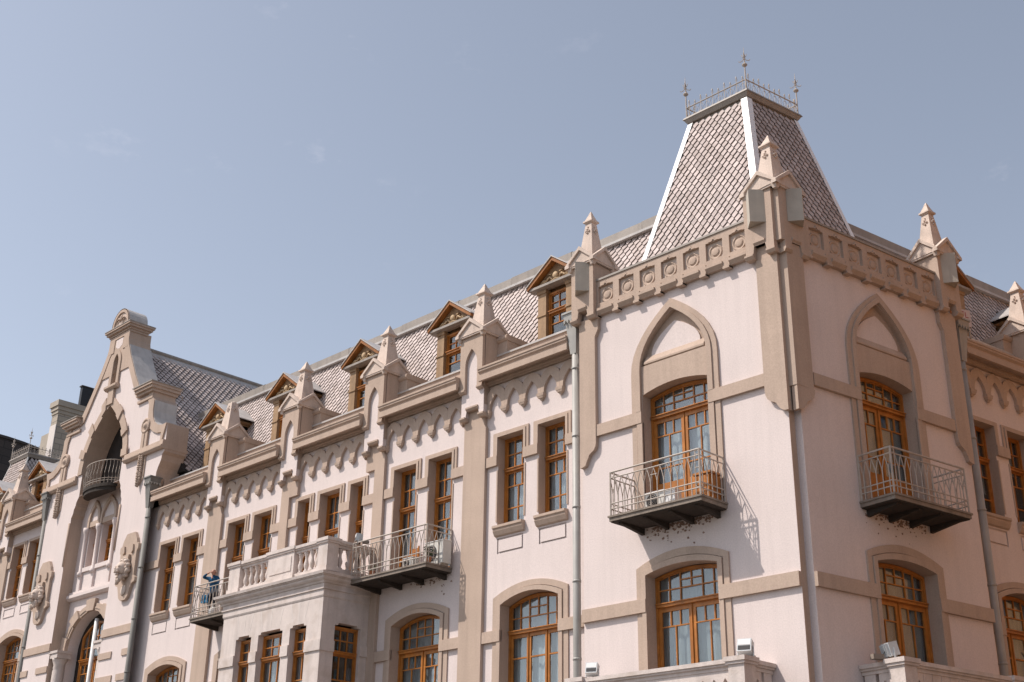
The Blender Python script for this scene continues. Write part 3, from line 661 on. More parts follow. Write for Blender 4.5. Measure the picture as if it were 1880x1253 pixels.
# crumbling plaster under the balconies
def damage(fr, cx, z, hw, n, sd):
    rn = random.Random(sd); b = MB()
    for i in range(n):
        x = cx+hw*max(-1, min(1, rn.gauss(0, .5))); zz = z-abs(rn.expovariate(1/.09))-.01; r = rn.uniform(.008, .034); k = rn.randint(6, 9)
        pts = [(x+1.3*r*rn.uniform(.4, 1.3)*math.cos(2*math.pi*j/k), zz+r*rn.uniform(.4, 1.3)*math.sin(2*math.pi*j/k)) for j in range(k)]
        b.prism(pts, -.003-.0001*i, .002)
    o = ob('crumbled_plaster', b, 'damage', PAL, fr); tag(o, kind='stuff')
damage(FA, -3.5, 10.14, 1.0, 210, 1); damage(FB, 3.3, 10.14, 1.1, 130, 2); damage(FM, -13.1, 10.25, .9, 60, 3)
# ------------------------------------------------------------------ long front
PER = 4.69; BC = [-8.97-PER*i for i in range(5)]; PC = [-11.25-PER*i for i in range(4)]
def sill(fr, cx, hw, z):
    b = MB(); b.profx([(-.17, z), (-.17, z-.07), (-.13, z-.10), (-.13, z-.15), (-.07, z-.27), (-.02, z-.30), (0.1, z-.30), (.1, z+.01)], cx-hw-.05, cx+hw+.05); ob('window_sill', b, 'trim', PAL, fr)
def panel(fr, x0, x1, z0, z1):
    b = MB(); b.box(x0+.05, x1-.05, -.004, .06, z0+.05, z1-.05); ob('wall_panel', b, 'stucco', PAL, fr)
def hood(fr, cx, hw, zt, zb, o=.19):
    a = MB()
    for q0, q1, y in ((0, .45, -.045), (.55, 1, -.07)):
        A = [(cx-hw-o*(1-q0), zb), (cx-hw-o*(1-q0), zt+.14*(1-q0)), (cx+hw+o*(1-q0), zt+.14*(1-q0)), (cx+hw+o*(1-q0), zb)]
        B = [(cx-hw-o*(1-q1), zb), (cx-hw-o*(1-q1), zt+.14*(1-q1)), (cx+hw+o*(1-q1), zt+.14*(1-q1)), (cx+hw+o*(1-q1), zb)]
        a.ring(A, B, y, .001)
    A = [(cx-hw-o+.01, zb), (cx-hw-o+.01, zt+.13), (cx+hw+o-.01, zt+.13), (cx+hw+o-.01, zb)]; B = [(cx-hw-.006, zb), (cx-hw-.006, zt+.006), (cx+hw+.006, zt+.006), (cx+hw+.006, zb)]
    a.ring(A, B, -.03, .001); ob('window_surround', a, 'trim', PAL, fr)
def bay_windows(fr, wins, zt, zb, imp, xa, xb, sills=True, kind='curtain', sd=0, covers=None):
    """wins: list of (cx, hw); imp: (z0,z1) of the impost band between xa and xb"""
    ed = [xa]
    for cx, hw in wins: ed += [cx-hw, cx+hw]
    ed.append(xb)
    for i in range(0, len(ed), 2):
        b = MB(); b.box(ed[i]+(.0 if i == 0 else .001), ed[i+1]-.001, -.085, .0, *imp); ob('impost_band', b, 'trim', PAL, fr)
    for i, (cx, hw) in enumerate(wins):
        hood(fr, cx, hw, zt, imp[1]-.001)
        a = MB()
        for sg in (-1, 1): a = MB(); a.box(*sorted((cx+sg*(hw+.001), cx+sg*(hw+.05))), -.025, .001, zb+.15, imp[0]-.14); ob('jamb_bead', a, 'trim', PAL, fr)
        if sills: sill(fr, cx, hw, zb)
        cv = covers[i] if covers else 1.
        window(fr, cx-hw, cx+hw, zb, zt, 0, .26, zb+(zt-zb)*.63, 'rect', kind if cv > 0 else None, max(cv, .1), seed=sd+i, cols=3 if hw > .45 else 2)
WHW = .535; wcx = lambda c: [(c-.825, WHW), (c+.825, WHW)]
walls_h = []
def main_holes(c, up=True, low=True, wins=None, sub=True):
    hh = []
    if up:
        for cx, hw in (wins or wcx(c)): hh.append(rect(cx-hw, cx+hw, 11.33, 14.03) if sub else rect(cx-hw, cx+hw, 10.5, 14.03))
        if sub and not wins:
            for cx, hw in wcx(c): hh.append(('p', rect(cx-hw+.02, cx+hw-.02, 10.54, 10.98)))
    if low: hh.append(seg(c, 1.10, 5.2, 9.05, .25))
    return hh
W3 = [(BC[2]-1.45, .335), (BC[2], .545), (BC[2]+1.45, .335)]
holes = []; shallow = []
for i, c in enumerate(BC):
    balc = i in (1, 3)
    for h_ in main_holes(c, wins=W3 if i == 2 else None, low=i != 2, sub=i in (0, 4)):
        (shallow if h_[0] == 'p' else holes).append(h_[1] if h_[0] == 'p' else h_)
wl = MB(); wl.plate(rect(-31.2, -6.3, 0, 16.0), holes+shallow, 0, .5, .0005); reveals(FM, holes, .40)
ob('wall', wl, 'stucco', PAL, FM)
b = MB(); 
for s_ in shallow:
    x0, x1 = s_[0][0], s_[1][0]; q = MB(); q.box(x0-.05, x1+.05, .035, .06, s_[0][1]-.05, s_[2][1]+.05); ob('panel_recess', q, 'stucco', PAL, FM); panel(FM, x0, x1, s_[0][1], s_[2][1])
ZC = 15.78
piers_x = PC
spans = [(-10.76, -7.15)]+[(PC[i+1]+.49, PC[i]-.49) for i in range(3)]+[(-29.6, PC[3]-.49)]
for xa, xb in spans: cornice(FM, xa, xb, ZC)
for i, c in enumerate(BC):
    arcade(FM, c-1.868+(.06 if i == 0 else 0), c+1.868+(.06 if i == 0 else 0), 15.69)
    dormer(FM, c-.0, ZC)
for i, x in enumerate(PC): pier(FM, x, ZC, tip=(i != 3))
for xa, xb in ((-7.15, -6.4), (-31., -29.6)): b = MB(); b.box(xa, xb, .0, .6, ZC-.05, ZC+1.1); ob('parapet', b, 'trim', PAL, FM)
# pilasters (those beside the middle bay are cut back below the head)
for i, x in enumerate(PC):
    if i == 1: pts = [(x-.465, 14.25), (x-.02, 14.25), (x-.02, 0), (x+.465, 0), (x+.465, 14.6), (x+.40, 14.75), (x+.40, 15.2), (x-.465, 15.2)]
    elif i == 2: pts = [(x+.465, 14.25), (x+.465, 15.2), (x-.465, 15.2), (x-.465, 0), (x-.0, 0), (x-.0, 14.25)]
    else: pts = [(x-.465, 0), (x+.465, 0), (x+.465, 14.45), (x+.40, 14.55), (x+.40, 15.2), (x-.465, 15.2)]
    b = MB(); b.prism(pts, -.115, 0); ob('pilaster', b, 'trim', PAL, FM)
IMP = (13.17, 13.47)
bay_windows(FM, wcx(BC[0]), 14.03, 11.33, IMP, PC[0]+.466, -6.6, True, 'curtain', 1, (1, 1))
bay_windows(FM, wcx(BC[1]), 14.03, 10.5, IMP, PC[1]+.466, PC[0]-.466, False, 'curtain_grey', 2, (.9, 1))
bay_windows(FM, W3, 14.03, 10.5, IMP, PC[2]+.001, PC[1]-.021, False, 'curtain_grey', 3, (0, .8, 0))
bay_windows(FM, wcx(BC[3]), 14.03, 10.5, IMP, PC[3]+.466, PC[2]-.466, False, 'curtain', 4, (1, 1))
bay_windows(FM, wcx(BC[4]), 14.03, 11.33, IMP, -30.6, PC[3]-.466, True, 'curtain', 5, (1, 1))
for i, c in enumerate(BC):
    if i == 2: continue
    surround(FM, c, 1.10, 5.2, 9.05, .25, 1.42, 9.27, .33, (8.06, 8.37))
    window(FM, c-1.10, c+1.10, 5.22, 9.03, .25, .28, 8.29, 'case' if i in (0, 4) else 'door', 'curtain_grey' if i else 'curtain', 1, seed=20+i, m=.03)
    lo = [-6.5 if i == 0 else PC[i-1]-.466, (PC[i]+.466) if i < 4 else -30.6]
    for x0, x1 in ((lo[1], c-1.101), (c+1.101, lo[0])):
        b = MB(); b.box(x0, x1, -.095, 0, 8.06, 8.37); ob('string_course', b, 'trim', PAL, FM)
balcony(FM, -15.70, -12.2, 1.02, 10.44); balcony(FM, -24.72, -21.3, 1.02, 10.44)
# mansard roof behind the parapet
MB0, MZ0, COT, MZ1 = 1.15, 16.3, .33, 20.6                     # plane y = MB0 + (z-MZ0)*COT in the front's frame
def mansard(fr, xa, xb, x_ridge0, cuts, nm='mansard_roof', z1=MZ1, reg_extra=None, z0=MZ0):
    b = MB(); t = (z1-z0)*COT
    b.profx([(MB0+.03, z0-.3), (MB0+.03, z0), (MB0+t+.03, z1), (MB0+t+4, z1+.1), (MB0+t+4, z0-.3)], xa, xb); mr = ob(nm, b, 'roofbase', PAL, fr)
    n = Vector((0, -1, COT)).normalized(); up_ = Vector((0, COT, 1)).normalized(); L_ = (z1-z0)*math.hypot(1, COT)
    m3 = fr.m.to_3x3()
    P = lambda a, bb: fr.m @ (Vector((xa+a, MB0, z0))+up_*bb)
    def ok(a, bb):
        x = xa+a; z = z0+bb*up_.z
        if not (.04 < a < xb-xa-.04 and .05 < bb < L_-.08): return False
        for c in cuts:
            if abs(x-c) < .82 and z < z0+3.45+.5: 
                if z < ZCUR[0]+3.25 or abs(x-c)*.78 < ZCUR[0]+4.1-z: return False
        return not (reg_extra and not reg_extra(x, z))
    tiles(P, m3 @ n, ok, .25, .36, xb-xa, L_, mr)
    k = 0; x = xa                                              # sheet-metal capping in lengths
    while x < xb-.01:
        e = min(xb, x+random.uniform(2.6, 3.4)); o = .012*(k % 2)
        b = MB(); b.profx([(MB0+t-.20, z1-.06), (MB0+t-.20-o, z1+.22+o), (MB0+t-.13-o, z1+.27+o), (MB0+t+.5, z1+.34+o), (MB0+t+.5, z1-.06)], x, e-.012); ob('ridge_capping', b, 'ridgemetal', mr, fr)
        x = e; k += 1
    b = MB(); b.profx([(MB0+t-.23, z1-.13), (MB0+t-.23, z1-.05), (MB0+t, z1-.05), (MB0+t, z1-.13)], xa, xb); ob('ridge_drip', b, 'lead', mr, fr)
    return mr
ZCUR = [ZC]
GX = -34.25                                                    # gable centre line
GS = 1.33; GZ = 24.1
mansard(FM, -33.0, -3.9, 0, BC, reg_extra=lambda x, z: z > GZ-GS*abs(x-GX)+.05)
# ------------------------------------------------------------------ side wing on the side street
BWC = [9.45, 9.45+PER]; BWP = [11.73, 11.73+PER]
holes = []; shallow = []
for c in BWC:
    for h_ in main_holes(c): (shallow if h_[0] == 'p' else holes).append(h_[1] if h_[0] == 'p' else h_)
wl = MB(); wl.plate(rect(6.2, 19., 0, 16.0), holes+shallow, 0, .5, .0005); reveals(FBW, holes, .40); ob('wall', wl, 'stucco', PAL, FBW)
for s_ in shallow:
    x0, x1 = s_[0][0], s_[1][0]; q = MB(); q.box(x0-.05, x1+.05, .035, .06, s_[0][1]-.05, s_[2][1]+.05); ob('panel_recess', q, 'stucco', PAL, FBW); panel(FBW, x0, x1, s_[0][1], s_[2][1])
for xa, xb in ((7.75, BWP[0]-.49), (BWP[0]+.49, BWP[1]-.49)): cornice(FBW, xa, xb, ZC)
for i, c in enumerate(BWC):
    arcade(FBW, c-1.868, c+1.868, 15.69); 
    dormer(FBW, c, ZC)
    bay_windows(FBW, wcx(c), 14.03, 11.33, IMP, 6.6 if i == 0 else BWP[0]+.466, BWP[i]-.466, True, 'curtain_grey', 7, (.7, .4))
    surround(FBW, c, 1.10, 5.2, 9.05, .25, 1.42, 9.27, .33, (8.06, 8.37)); window(FBW, c-1.10, c+1.10, 5.22, 9.03, .25, .28, 8.29, 'case', 'curtain_grey', 1, seed=40+i, m=.03)
    for x0, x1 in ((6.6 if i == 0 else BWP[0]+.466, c-1.101), (c+1.101, BWP[i]-.466)): b = MB(); b.box(x0, x1, -.095, 0, 8.06, 8.37); ob('string_course', b, 'trim', PAL, FBW)
for x in BWP:
    pier(FBW, x, ZC); b = MB(); b.prism([(x-.465, 0), (x+.465, 0), (x+.465, 15.2), (x-.40, 15.2), (x-.40, 14.55), (x-.465, 14.45)], -.115, 0); ob('pilaster', b, 'trim', PAL, FBW)
mansard(FBW, 3.2, 19., 0, BWC)
# ------------------------------------------------------------------ rainwater pipes with hopper heads
def downpipe(fr, x, y, ztop, zbot=0., pm='pipe'):
    b = MB(); b.tube([(x, y, zbot), (x, y, ztop-1.0)], .105, 14); p = ob('downpipe', b, pm, PAL, fr, True)
    h_ = MB(); h_.frus(x, y, ztop-1.15, .105, .105, ztop-.18, .20, .20); h_.frus(x, y, ztop-.18, .22, .22, ztop+.05, .25, .25)
    ob('hopper', h_, pm, p, fr)
    for k in range(4):
        t = MB()
        for i in range(4):
            u = -.18+.12*i; ca, sa = (1, 0) if k % 2 == 0 else (0, 1); sg = -1 if k < 2 else 1; xx = x+(u*ca + sg*.255*sa); yy = y+(sg*.255*ca+u*sa)
            t.frus(xx, yy, ztop-.24, .012, .012, ztop-.15, .045 if ca else .02, .045 if sa else .02)
        tag(ob('hopper_fringe', t, 'pipe', p, fr), kind='stuff')
    r = MB(); r.frus(x, y, ztop+.05, .28, .28, ztop+.10, .28, .28); ob('hopper_rim', r, pm, p, fr)
    z = zbot+1.2
    while z < ztop-1:
        c = MB(); c.lathe([(.118, -.03), (.118, .03)], x, y, z, 12); ob('pipe_collar', c, pm, p, fr, True); z += 2.0
downpipe(FM, -6.97, -.32, 16.78); downpipe(FBW, 7.50, -.42, 16.6); downpipe(FM, -29.80, -.4, 16.75, pm='pipedark')
# ------------------------------------------------------------------ stone bay with terrace in the middle of the long front
OX0, OX1, OY = -21.17, -15.83, -1.47
FO = Fr((0, OY, 0)); FOS = Fr((OX1, OY, 0), math.pi/2); FOL = Fr((OX0, .4, 0), -math.pi/2)
def headed(x0, x1, z0, z1): return [(x0, z0), (x1, z0), (x1, z1-.07), (x1-.12, z1-.07), (x1-.14, z1), (x0+.14, z1), (x0+.12, z1-.07), (x0, z1-.07)]
ow = [(-20.33, -19.48), (-19.09, -17.80), (-17.41, -16.58)]
b = MB(); b.plate(rect(OX0, OX1, 0, 10.3), [headed(a, c, 5.4, 9.13) for a, c in ow], 0, .3, .30, side=False); BAYW = ob('bay_wall', b, 'stone', PAL, FO)
b = MB(); b.plate(rect(0, 1.87, 0, 10.3), [headed(.50, 1.48, 5.4, 9.13)], 0, .3, .30, side=False); ob('bay_side_wall', b, 'stone', PAL, FOS)
b = MB(); b.plate(rect(0, 1.87, 0, 10.3), [headed(.40, 1.38, 5.4, 9.13)], 0, .3, .30, side=False); ob('bay_side_wall', b, 'stone', PAL, FOL)
for a, c in ow: window(FO, a, c, 5.42, 9.04, 0, .20, 8.30, 'rect', 'curtain_grey', .8, seed=60, cols=3 if c-a > 1 else 2, rmar=.08)
window(FOS, .50, 1.48, 5.42, 9.04, 0, .12, 8.25, 'rect', None, 1, seed=61, cols=3, rdep=.34, rmar=.0); window(FOL, .40, 1.38, 5.42, 9.04, 0, .12, 8.25, 'rect', None, 1, seed=61, cols=3, rdep=.34, rmar=.0)
ed = [OX0]+[q for w_ in ow for q in w_]+[OX1]
for i in range(0, 8, 2): b = MB(); b.box(ed[i], ed[i+1], -.045, .0, 8.24, 8.56); ob('bay_band', b, 'stone', BAYW, FO)
for x0, x1 in ((-.045, .50), (1.48, 1.75)): b = MB(); b.box(x0, x1, -.045, 0, 8.24, 8.56); ob('bay_band', b, 'stone', BAYW, FOS)
for i, (a, c) in enumerate(ow):                       # relieving voussoirs scored over the window heads
    for k in (-1, 0, 1):
        xm = (a+c)/2+k*(c-a)*.36; b = MB(); b.prism([(xm-.01+k*.0, 9.25), (xm+.01, 9.25), (xm+.02+k*.14, 9.80), (xm-.01+k*.14, 9.80)], -.004, .001); tag(ob('joint', b, 'brickwhite', BAYW, FO), kind='stuff')
b = MB(); cxo, cyo = (OX0+OX1)/2, (OY+.4)/2+.3; hx, hy = (OX1-OX0)/2, (.4-OY)/2+.3
def slab(z0, o0, z1, o1): b.frus(cxo, cyo, z0, hx+o0, hy+o0, z1, hx+o1, hy+o1)
for st in ((9.83, .012, 9.88, .035), (9.88, .035, 10.06, .035), (10.06, .075, 10.12, .075), (10.12, .05, 10.24, .06), (10.24, .09, 10.31, .12), (10.31, .15, 10.36, .20), (10.36, .20, 10.43, .21), (10.43, .25, 10.46, .25), (10.46, .29, 10.54, .31), (10.54, .27, 10.60, .10)): slab(*st)
ob('bay_cornice', b, 'stone', PAL)
BALU = MB(); BALU.lathe([(.085, 0), (.085, .05), (.05, .07), (.055, .12), (.08, .2), (.085, .27), (.06, .36), (.045, .46), (.055, .53), (.075, .56), (.075, .60), (.09, .62), (.09, .68)], n=10)
BALM = BALU.mesh('baluster', 'stone', True)
def rail_run(fr, x0, x1, z, y, th=.26, parent=None, n=None, gothic=False, h=.90):
    """base, rail and balusters of a stone balustrade between x0 and x1"""
    b = MB(); b.box(x0, x1, y-th/2, y+th/2, z, z+.13); ob('balustrade_base', b, 'stone', parent, fr)
    b = MB(); b.box(x0, x1, y-th/2+.02, y+th/2-.02, z+h-.20, z+h-.12); b.box(x0, x1, y-th/2-.03, y+th/2+.03, z+h-.12, z+h-.07); b.box(x0, x1, y-th/2-.07, y+th/2+.07, z+h-.07, z+h+.02); ob('balustrade_rail', b, 'stone', parent, fr)
    n = n or max(1, round((x1-x0)/.27)); wd = (x1-x0)/n
    for i in range(n):
        if gothic: inst('baluster', GOTM, parent, fr.at(x0+wd*(i+.5), y, z+.13))
        else: inst('baluster', BALM, parent, fr.at(x0+wd*(i+.5), y, z+.13) @ Matrix.Diagonal((1, 1, (h-.33)/.68, 1)))
def post(fr, x0, x1, z, y0, y1, parent, h=.90, panel=False):
    b = MB(); b.box(x0, x1, y0, y1, z, z+h-.11); o = ob('pedestal', b, 'stone', parent, fr)
    b = MB(); b.box(x0-.04, x1+.04, y0-.04, y1+.04, z+h-.11, z+h-.05); b.box(x0-.07, x1+.07, y0-.07, y1+.07, z+h-.05, z+h+.05); ob('pedestal_cap', b, 'stone', parent, fr)
    b = MB(); b.box(x0-.03, x1+.03, y0-.03, y1+.03, z-.0, z+.14); ob('pedestal_base', b, 'stone', parent, fr)
    if panel: b = MB(); b.box(x0+.12, x1-.12, y0-.02, y0+.01, z+.26, z+h-.26); ob('pedestal_panel', b, 'stone', parent, fr)
BT = ob('terrace_floor', MB().box(OX0, OX1, OY, .39, 10.60, 10.64), 'stone', PAL)
zt = 10.64; y0 = OY+.02; hb = .98
post(W0, OX0+.0, OX0+.62, zt, y0, y0+.30, BT, hb); post(W0, -18.95, -17.55, zt, y0, y0+.30, BT, hb, True); post(W0, -16.30, OX1, zt, y0, y0+.42, BT, hb)
rail_run(W0, OX0+.65, -18.98, zt, y0+.15, .24, BT, 5, h=hb); rail_run(W0, -17.52, -16.33, zt, y0+.15, .24, BT, 4, h=hb)
rail_run(Fr((OX1-.15, y0+.45, 0), math.pi/2), 0, 1.25, zt, 0, .24, BT, 4, h=hb); rail_run(Fr((OX0+.15, y0+.33, 0), math.pi/2), 0, 1.4, zt, 0, .24, BT, 4, h=hb)
# ------------------------------------------------------------------ deep stone balconies at the foot of the picture
gm = MB(); q_ = pointed(0, .10, 0.0, .22, .46, 6)
gm.prism([(-.15, 0)]+q_+[(.15, 0), (.15, .62), (-.15, .62)], -.09, .09); gm.frus(0, 0, 0, .001, .001, .001, .001, .001)
gm = MB(); gm.prism([(-.15, 0)]+q_+[(.15, 0), (.15, .62), (-.15, .62)], -.09, .09); GOTM = gm.mesh('baluster', 'stone')
def stone_balcony(fr, x0, x1, d, zt_):
    z = zt_-.97; b = MB(); b.box(x0, x1, -d, 0, z-.35, z); b.box(x0-.1, x1+.1, -d-.1, 0, z-.20, z-.06); o = ob('stone_balcony', b, 'stone', PAL, fr)
    post(fr, x0, x0+.42, z, -d, -d+.42, o, .95); post(fr, x1-.42, x1, z, -d, -d+.42, o, .95)
    rail_run(fr, x0+.45, x1-.45, z, -d+.21, .26, o, round((x1-x0-.9)/.31), True, .95)
    for xx in (x0+.21, x1-.21): rail_run(Fr(fr.m @ Vector((xx, -d+.45, 0)), fr.rz+math.pi/2), 0, d-.46, z, 0, .26, o, 2, True, .95)
    return o
stone_balcony(FA, -6.05, -.95, 1.25, 6.43); stone_balcony(FB, 1.42, 5.75, 1.25, 6.45)
# ------------------------------------------------------------------ gabled centre
FG = Fr((-34.35, 0, 0))
half = [(4.55, 0), (4.55, 16.35), (4.60, 16.6), (4.72, 16.85), (4.74, 17.05), (4.82, 17.25), (4.98, 17.5), (5.02, 17.75), (5.15, 17.85), (5.15, 19.05), (4.80, 19.03), (4.45, 19.12), (4.15, 19.32), (3.98, 19.58), (3.90, 19.9), (3.90, 20.35), (3.72, 20.55), (3.72, 20.85), (3.80, 20.90), (3.80, 21.05), (2.55, 21.16), (1.95, 22.0), (1.25, 23.15), (.95, 23.75), (.85, 24.1), (.85, 24.5)]
outl = half+[(-x, z) for x, z in reversed(half)]
arc_ = pointed(0, 1.73, 17.35, 18.35, 21.12, 10); low = [(-2.15, .3), (2.15, .3), (2.15, 16.45), (2.05, 16.6), (2.02, 16.8), (1.92, 16.95), (1.90, 17.1), (1.78, 17.25), (1.73, 17.34), (-1.73, 17.34), (-1.78, 17.25), (-1.90, 17.1), (-1.92, 16.95), (-2.02, 16.8), (-2.05, 16.6), (-2.15, 16.45)]
slot = pointed(0, .21, 22.05, 23.15, 23.55, 6)
b = MB(); b.plate(outl, [arc_, low, slot], 0, 1.0, 0.0, side=False)
GW = ob('gable_wall', b, 'stucco', PAL, FG)
b = MB(); b.skirt(outl[1:-1], 0, 1.0, False); b.skirt(arc_, 0, 2.2); b.skirt(low, 0, .56); b.skirt(slot, 0, .5); b.add([(x, 1.0, z) for x, z in outl], [tuple(range(len(outl)))]) if False else None
ob('gable_reveals', b, 'trim', GW, FG)
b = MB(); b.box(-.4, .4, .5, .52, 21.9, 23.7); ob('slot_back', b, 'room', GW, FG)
# rim along the raking edge, tan
rimo = half[9:]; 
inr = [(4.80, 17.95), (4.80, 18.72), (4.45, 18.76), (4.10, 18.92), (3.85, 19.10), (3.66, 19.4), (3.55, 19.75), (3.52, 20.2), (3.40, 20.45), (3.38, 20.7), (3.38, 20.75), (2.75, 20.80), (2.30, 20.85), (1.62, 21.95), (1.02, 22.9), (.70, 23.55), (.50, 23.8), (.50, 24.3)]
for sg in (-1, 1):
    A = [(sg*x, z) for x, z in rimo]; B = [(sg*x, z) for x, z in inr[:len(rimo)]]
    n_ = min(len(A), len(B)); b = MB(); b.ring(A[:n_], B[:n_], -.07, .001); ob('raking_rim', b, 'trim', GW, FG)
b = MB(); b.ring([(-.86, 23.7), (-.86, 24.5), (.86, 24.5), (.86, 23.7)], [(-.40, 23.7), (-.40, 24.32), (.40, 24.32), (.40, 23.7)], -.075, .001); ob('neck_frame', b, 'trim', GW, FG)
b = MB(); b.ring(pointed(0, .42, 21.95, 23.2, 23.82), pointed(0, .215, 21.95, 23.15, 23.56), -.09, .001); ob('slot_surround', b, 'trim', GW, FG)
b = MB(); b.plate([(-1.32, 22.62), (1.32, 22.62), (.72, 23.62), (.52, 24.3), (-.52, 24.3), (-.72, 23.62)], [slot], -.045, .001); ob('upper_field', b, 'trim', GW, FG)
b = MB(); b.prism([(-.30, 23.95), (0, 23.78), (.30, 23.95), (.30, 24.3), (-.30, 24.3)], -.052, -.03); ob('neck_panel', b, 'stucco', GW, FG)
b = MB(); b.profx([(-.22, 22.02), (-.22, 21.92), (-.12, 21.84), (0, 21.84), (0, 22.02)], -.52, .52); ob('slot_sill', b, 'trim', GW, FG)
b = MB(); b.prism([(-.26, 21.14), (.26, 21.14), (.22, 21.82), (-.22, 21.82)], -.12, .001); ob('keystone', b, 'trim', GW, FG)
for sg in (-1, 1):                                        # sheet metal over the raking wall
    for i in range(len(half)-1):
        (xa, za), (xb, zb) = half[i], half[i+1]
        if za >= 19.0 and not (20.3 < za < 21.0) and zb < 23.9:
            b = MB(); e = .02; q = MB(); d = Vector((xb-xa, zb-za)).normalized(); nn = Vector((d.y, -d.x))*.022; nn = nn if nn.x > 0 or nn.y > 0 else -nn
            b.extr([(sg*xa, -.03, za), (sg*(xa+nn.x), -.03, za+nn.y), (sg*(xb+nn.x), -.03, zb+nn.y), (sg*xb, -.03, zb)], [(sg*xa, 1.02, za), (sg*(xa+nn.x), 1.02, za+nn.y), (sg*(xb+nn.x), 1.02, zb+nn.y), (sg*xb, 1.02, zb)]); ob('flashing', b, 'lead', GW, FG)
    b = MB()                                              # block mouldings
    for o_, z0_, z1_ in ((.02, 20.50, 20.62), (.10, 20.78, 20.90), (.20, 20.90, 21.02), (.26, 21.02, 21.12)): b.box(*sorted((sg*2.5, sg*(3.72+o_))), -o_-.07, 1.0+o_*.5, z0_, z1_)
    ob('block_moulding', b, 'trim', GW, FG)
    b = MB(); b.box(*sorted((sg*2.42, sg*4.02)), -.36, 1.16, 21.12, 21.16); ob('block_flashing', b, 'ridgemetal', GW, FG)
    b = MB(); b.profx([(-.20, 18.10), (-.20, 18.04), (-.12, 17.96), (0, 17.96), (0, 18.32), (-.12, 18.32), (-.14, 18.10)], *sorted((sg*2.10, sg*5.17))); ob('gable_string', b, 'trim', GW, FG)
    b = MB(); b.box(*sorted((sg*4.60, sg*5.17)), .0, 1.05, 17.96, 18.10); ob('gable_string', b, 'trim', GW, FG)
    b = MB(); b.lathe([(.34, 0), (.34, .10), (.28, .13), (.23, .11), (.21, .08), (.15, .09), (.10, .15), (.001, .17)], sg*3.50, 0, 19.30, 18, 'y'); ob('boss', b, 'trim', GW, FG, True)
    b = MB(); b.box(*sorted((sg*3.28, sg*3.74)), -.09, .0, 18.32, 19.0); b.box(*sorted((sg*3.46, sg*3.54)), -.12, -.09, 18.2, 18.95); ob('boss_strip', b, 'trim', GW, FG)
    g_ = MB()                                             # fruit drop
    for k in range(15):
        zz = 18.05-k*.095; w_ = .15 if k < 12 else .15-.04*(k-11)
        for j in range(3): g_.blob((sg*3.52+(j-1)*w_*.6, -.10-.05*(j == 1), zz+random.uniform(-.02, .02)), w_*.55, .08, .065, 6, 4, .15)
    ob('fruit_drop', g_, 'trim', GW, FG, True)
    b = MB(); b.prism([(sg*3.28, 18.05), (sg*3.78, 18.05), (sg*3.78, 17.0), (sg*3.55, 16.75), (sg*3.28, 17.0)], -.05, .001); ob('drop_plate', b, 'trim', GW, FG)
    # cartouche with a lion mask
    cxm = sg*3.62
    pl_ = [(-.30, 14.72), (.30, 14.72), (.50, 14.45), (.58, 14.25), (.70, 14.20), (.70, 14.0), (.62, 13.9), (.62, 12.95), (.74, 12.85), (.74, 12.70), (.52, 12.62), (.45, 12.45), (.40, 12.30), (.34, 12.15), (.18, 12.03), (-.18, 12.03), (-.34, 12.15), (-.40, 12.30), (-.45, 12.45), (-.52, 12.62), (-.74, 12.70), (-.74, 12.85), (-.62, 12.95), (-.62, 13.9), (-.70, 14.0), (-.70, 14.20), (-.58, 14.25), (-.50, 14.45)]
    b = MB(); b.prism([(cxm+x, z) for x, z in pl_], -.13, .001); ct = ob('cartouche', b, 'trim', GW, FG)
    b = MB(); b.lathe([(.20, 0), (.20, .03), (.16, .05), (.001, .06)], cxm, -.13, 12.42, 16, 'y'); ob('cartouche_boss', b, 'spirestone', ct, FG, True)
    b = MB()
    for x in (-.33, .33): b.prism([(cxm+x-.06, 14.2), (cxm+x+.06, 14.2), (cxm+x+.1, 13.95), (cxm+x, 13.85), (cxm+x-.1, 13.95)], -.20, -.129)
    b.prism([(cxm-.25, 13.80), (cxm+.25, 13.80), (cxm+.2, 13.62), (cxm-.2, 13.62)], -.24, -.129); ob('cartouche_scroll', b, 'trim', ct, FG)
    l_ = MB()
    l_.blob((cxm, -.30, 13.25), .25, .26, .28, 12, 8); l_.blob((cxm, -.52, 13.14), .13, .12, .12, 8, 6); l_.blob((cxm, -.60, 13.20), .06, .05, .05, 6, 4); l_.blob((cxm, -.5, 12.99), .10, .08, .05, 8, 5)
    for sx in (-1, 1): l_.blob((cxm+sx*.11, -.51, 13.30), .07, .06, .04, 6, 4); l_.blob((cxm+sx*.08, -.55, 13.09), .07, .06, .06, 6, 4)
    for k in range(22):
        a = k/22*2*math.pi; rr = .29+.05*(k % 2); l_.blob((cxm+rr*math.cos(a), -.24, 13.25+rr*1.1*math.sin(a)), .09, .13, .09, 6, 4, .2)
    for k in range(9): l_.blob((cxm+random.uniform(-.2, .2), -.38, 12.92-random.uniform(0, .22)), .06, .09, .10, 6, 4, .2)
    ob('lion_mask', l_, 'spirestone', ct, FG, True)
    b = MB(); b.box(*sorted((sg*2.15, sg*4.55)), -.06, 0, 10.75, 11.06); ob('gable_band', b, 'trim', GW, FG)
    for z0_, x0_, x1_ in ((9.88, 2.15, 3.15), (9.88, 3.95, 4.55), (8.95, 2.15, 3.4), (8.95, 3.75, 4.55), (8.0, 2.15, 3.15), (8.0, 3.95, 4.55)):
        b = MB(); b.box(*sorted((sg*x0_, sg*x1_)), -.045, 0, z0_, z0_+.25); ob('quoin', b, 'trim', GW, FG)
    b = MB(); b.tube([(sg*2.17, -.02, 14.3), (sg*2.17, -.02, 16.2)], .05, 8); ob('angle_bead', b, 'trim', GW, FG, True)
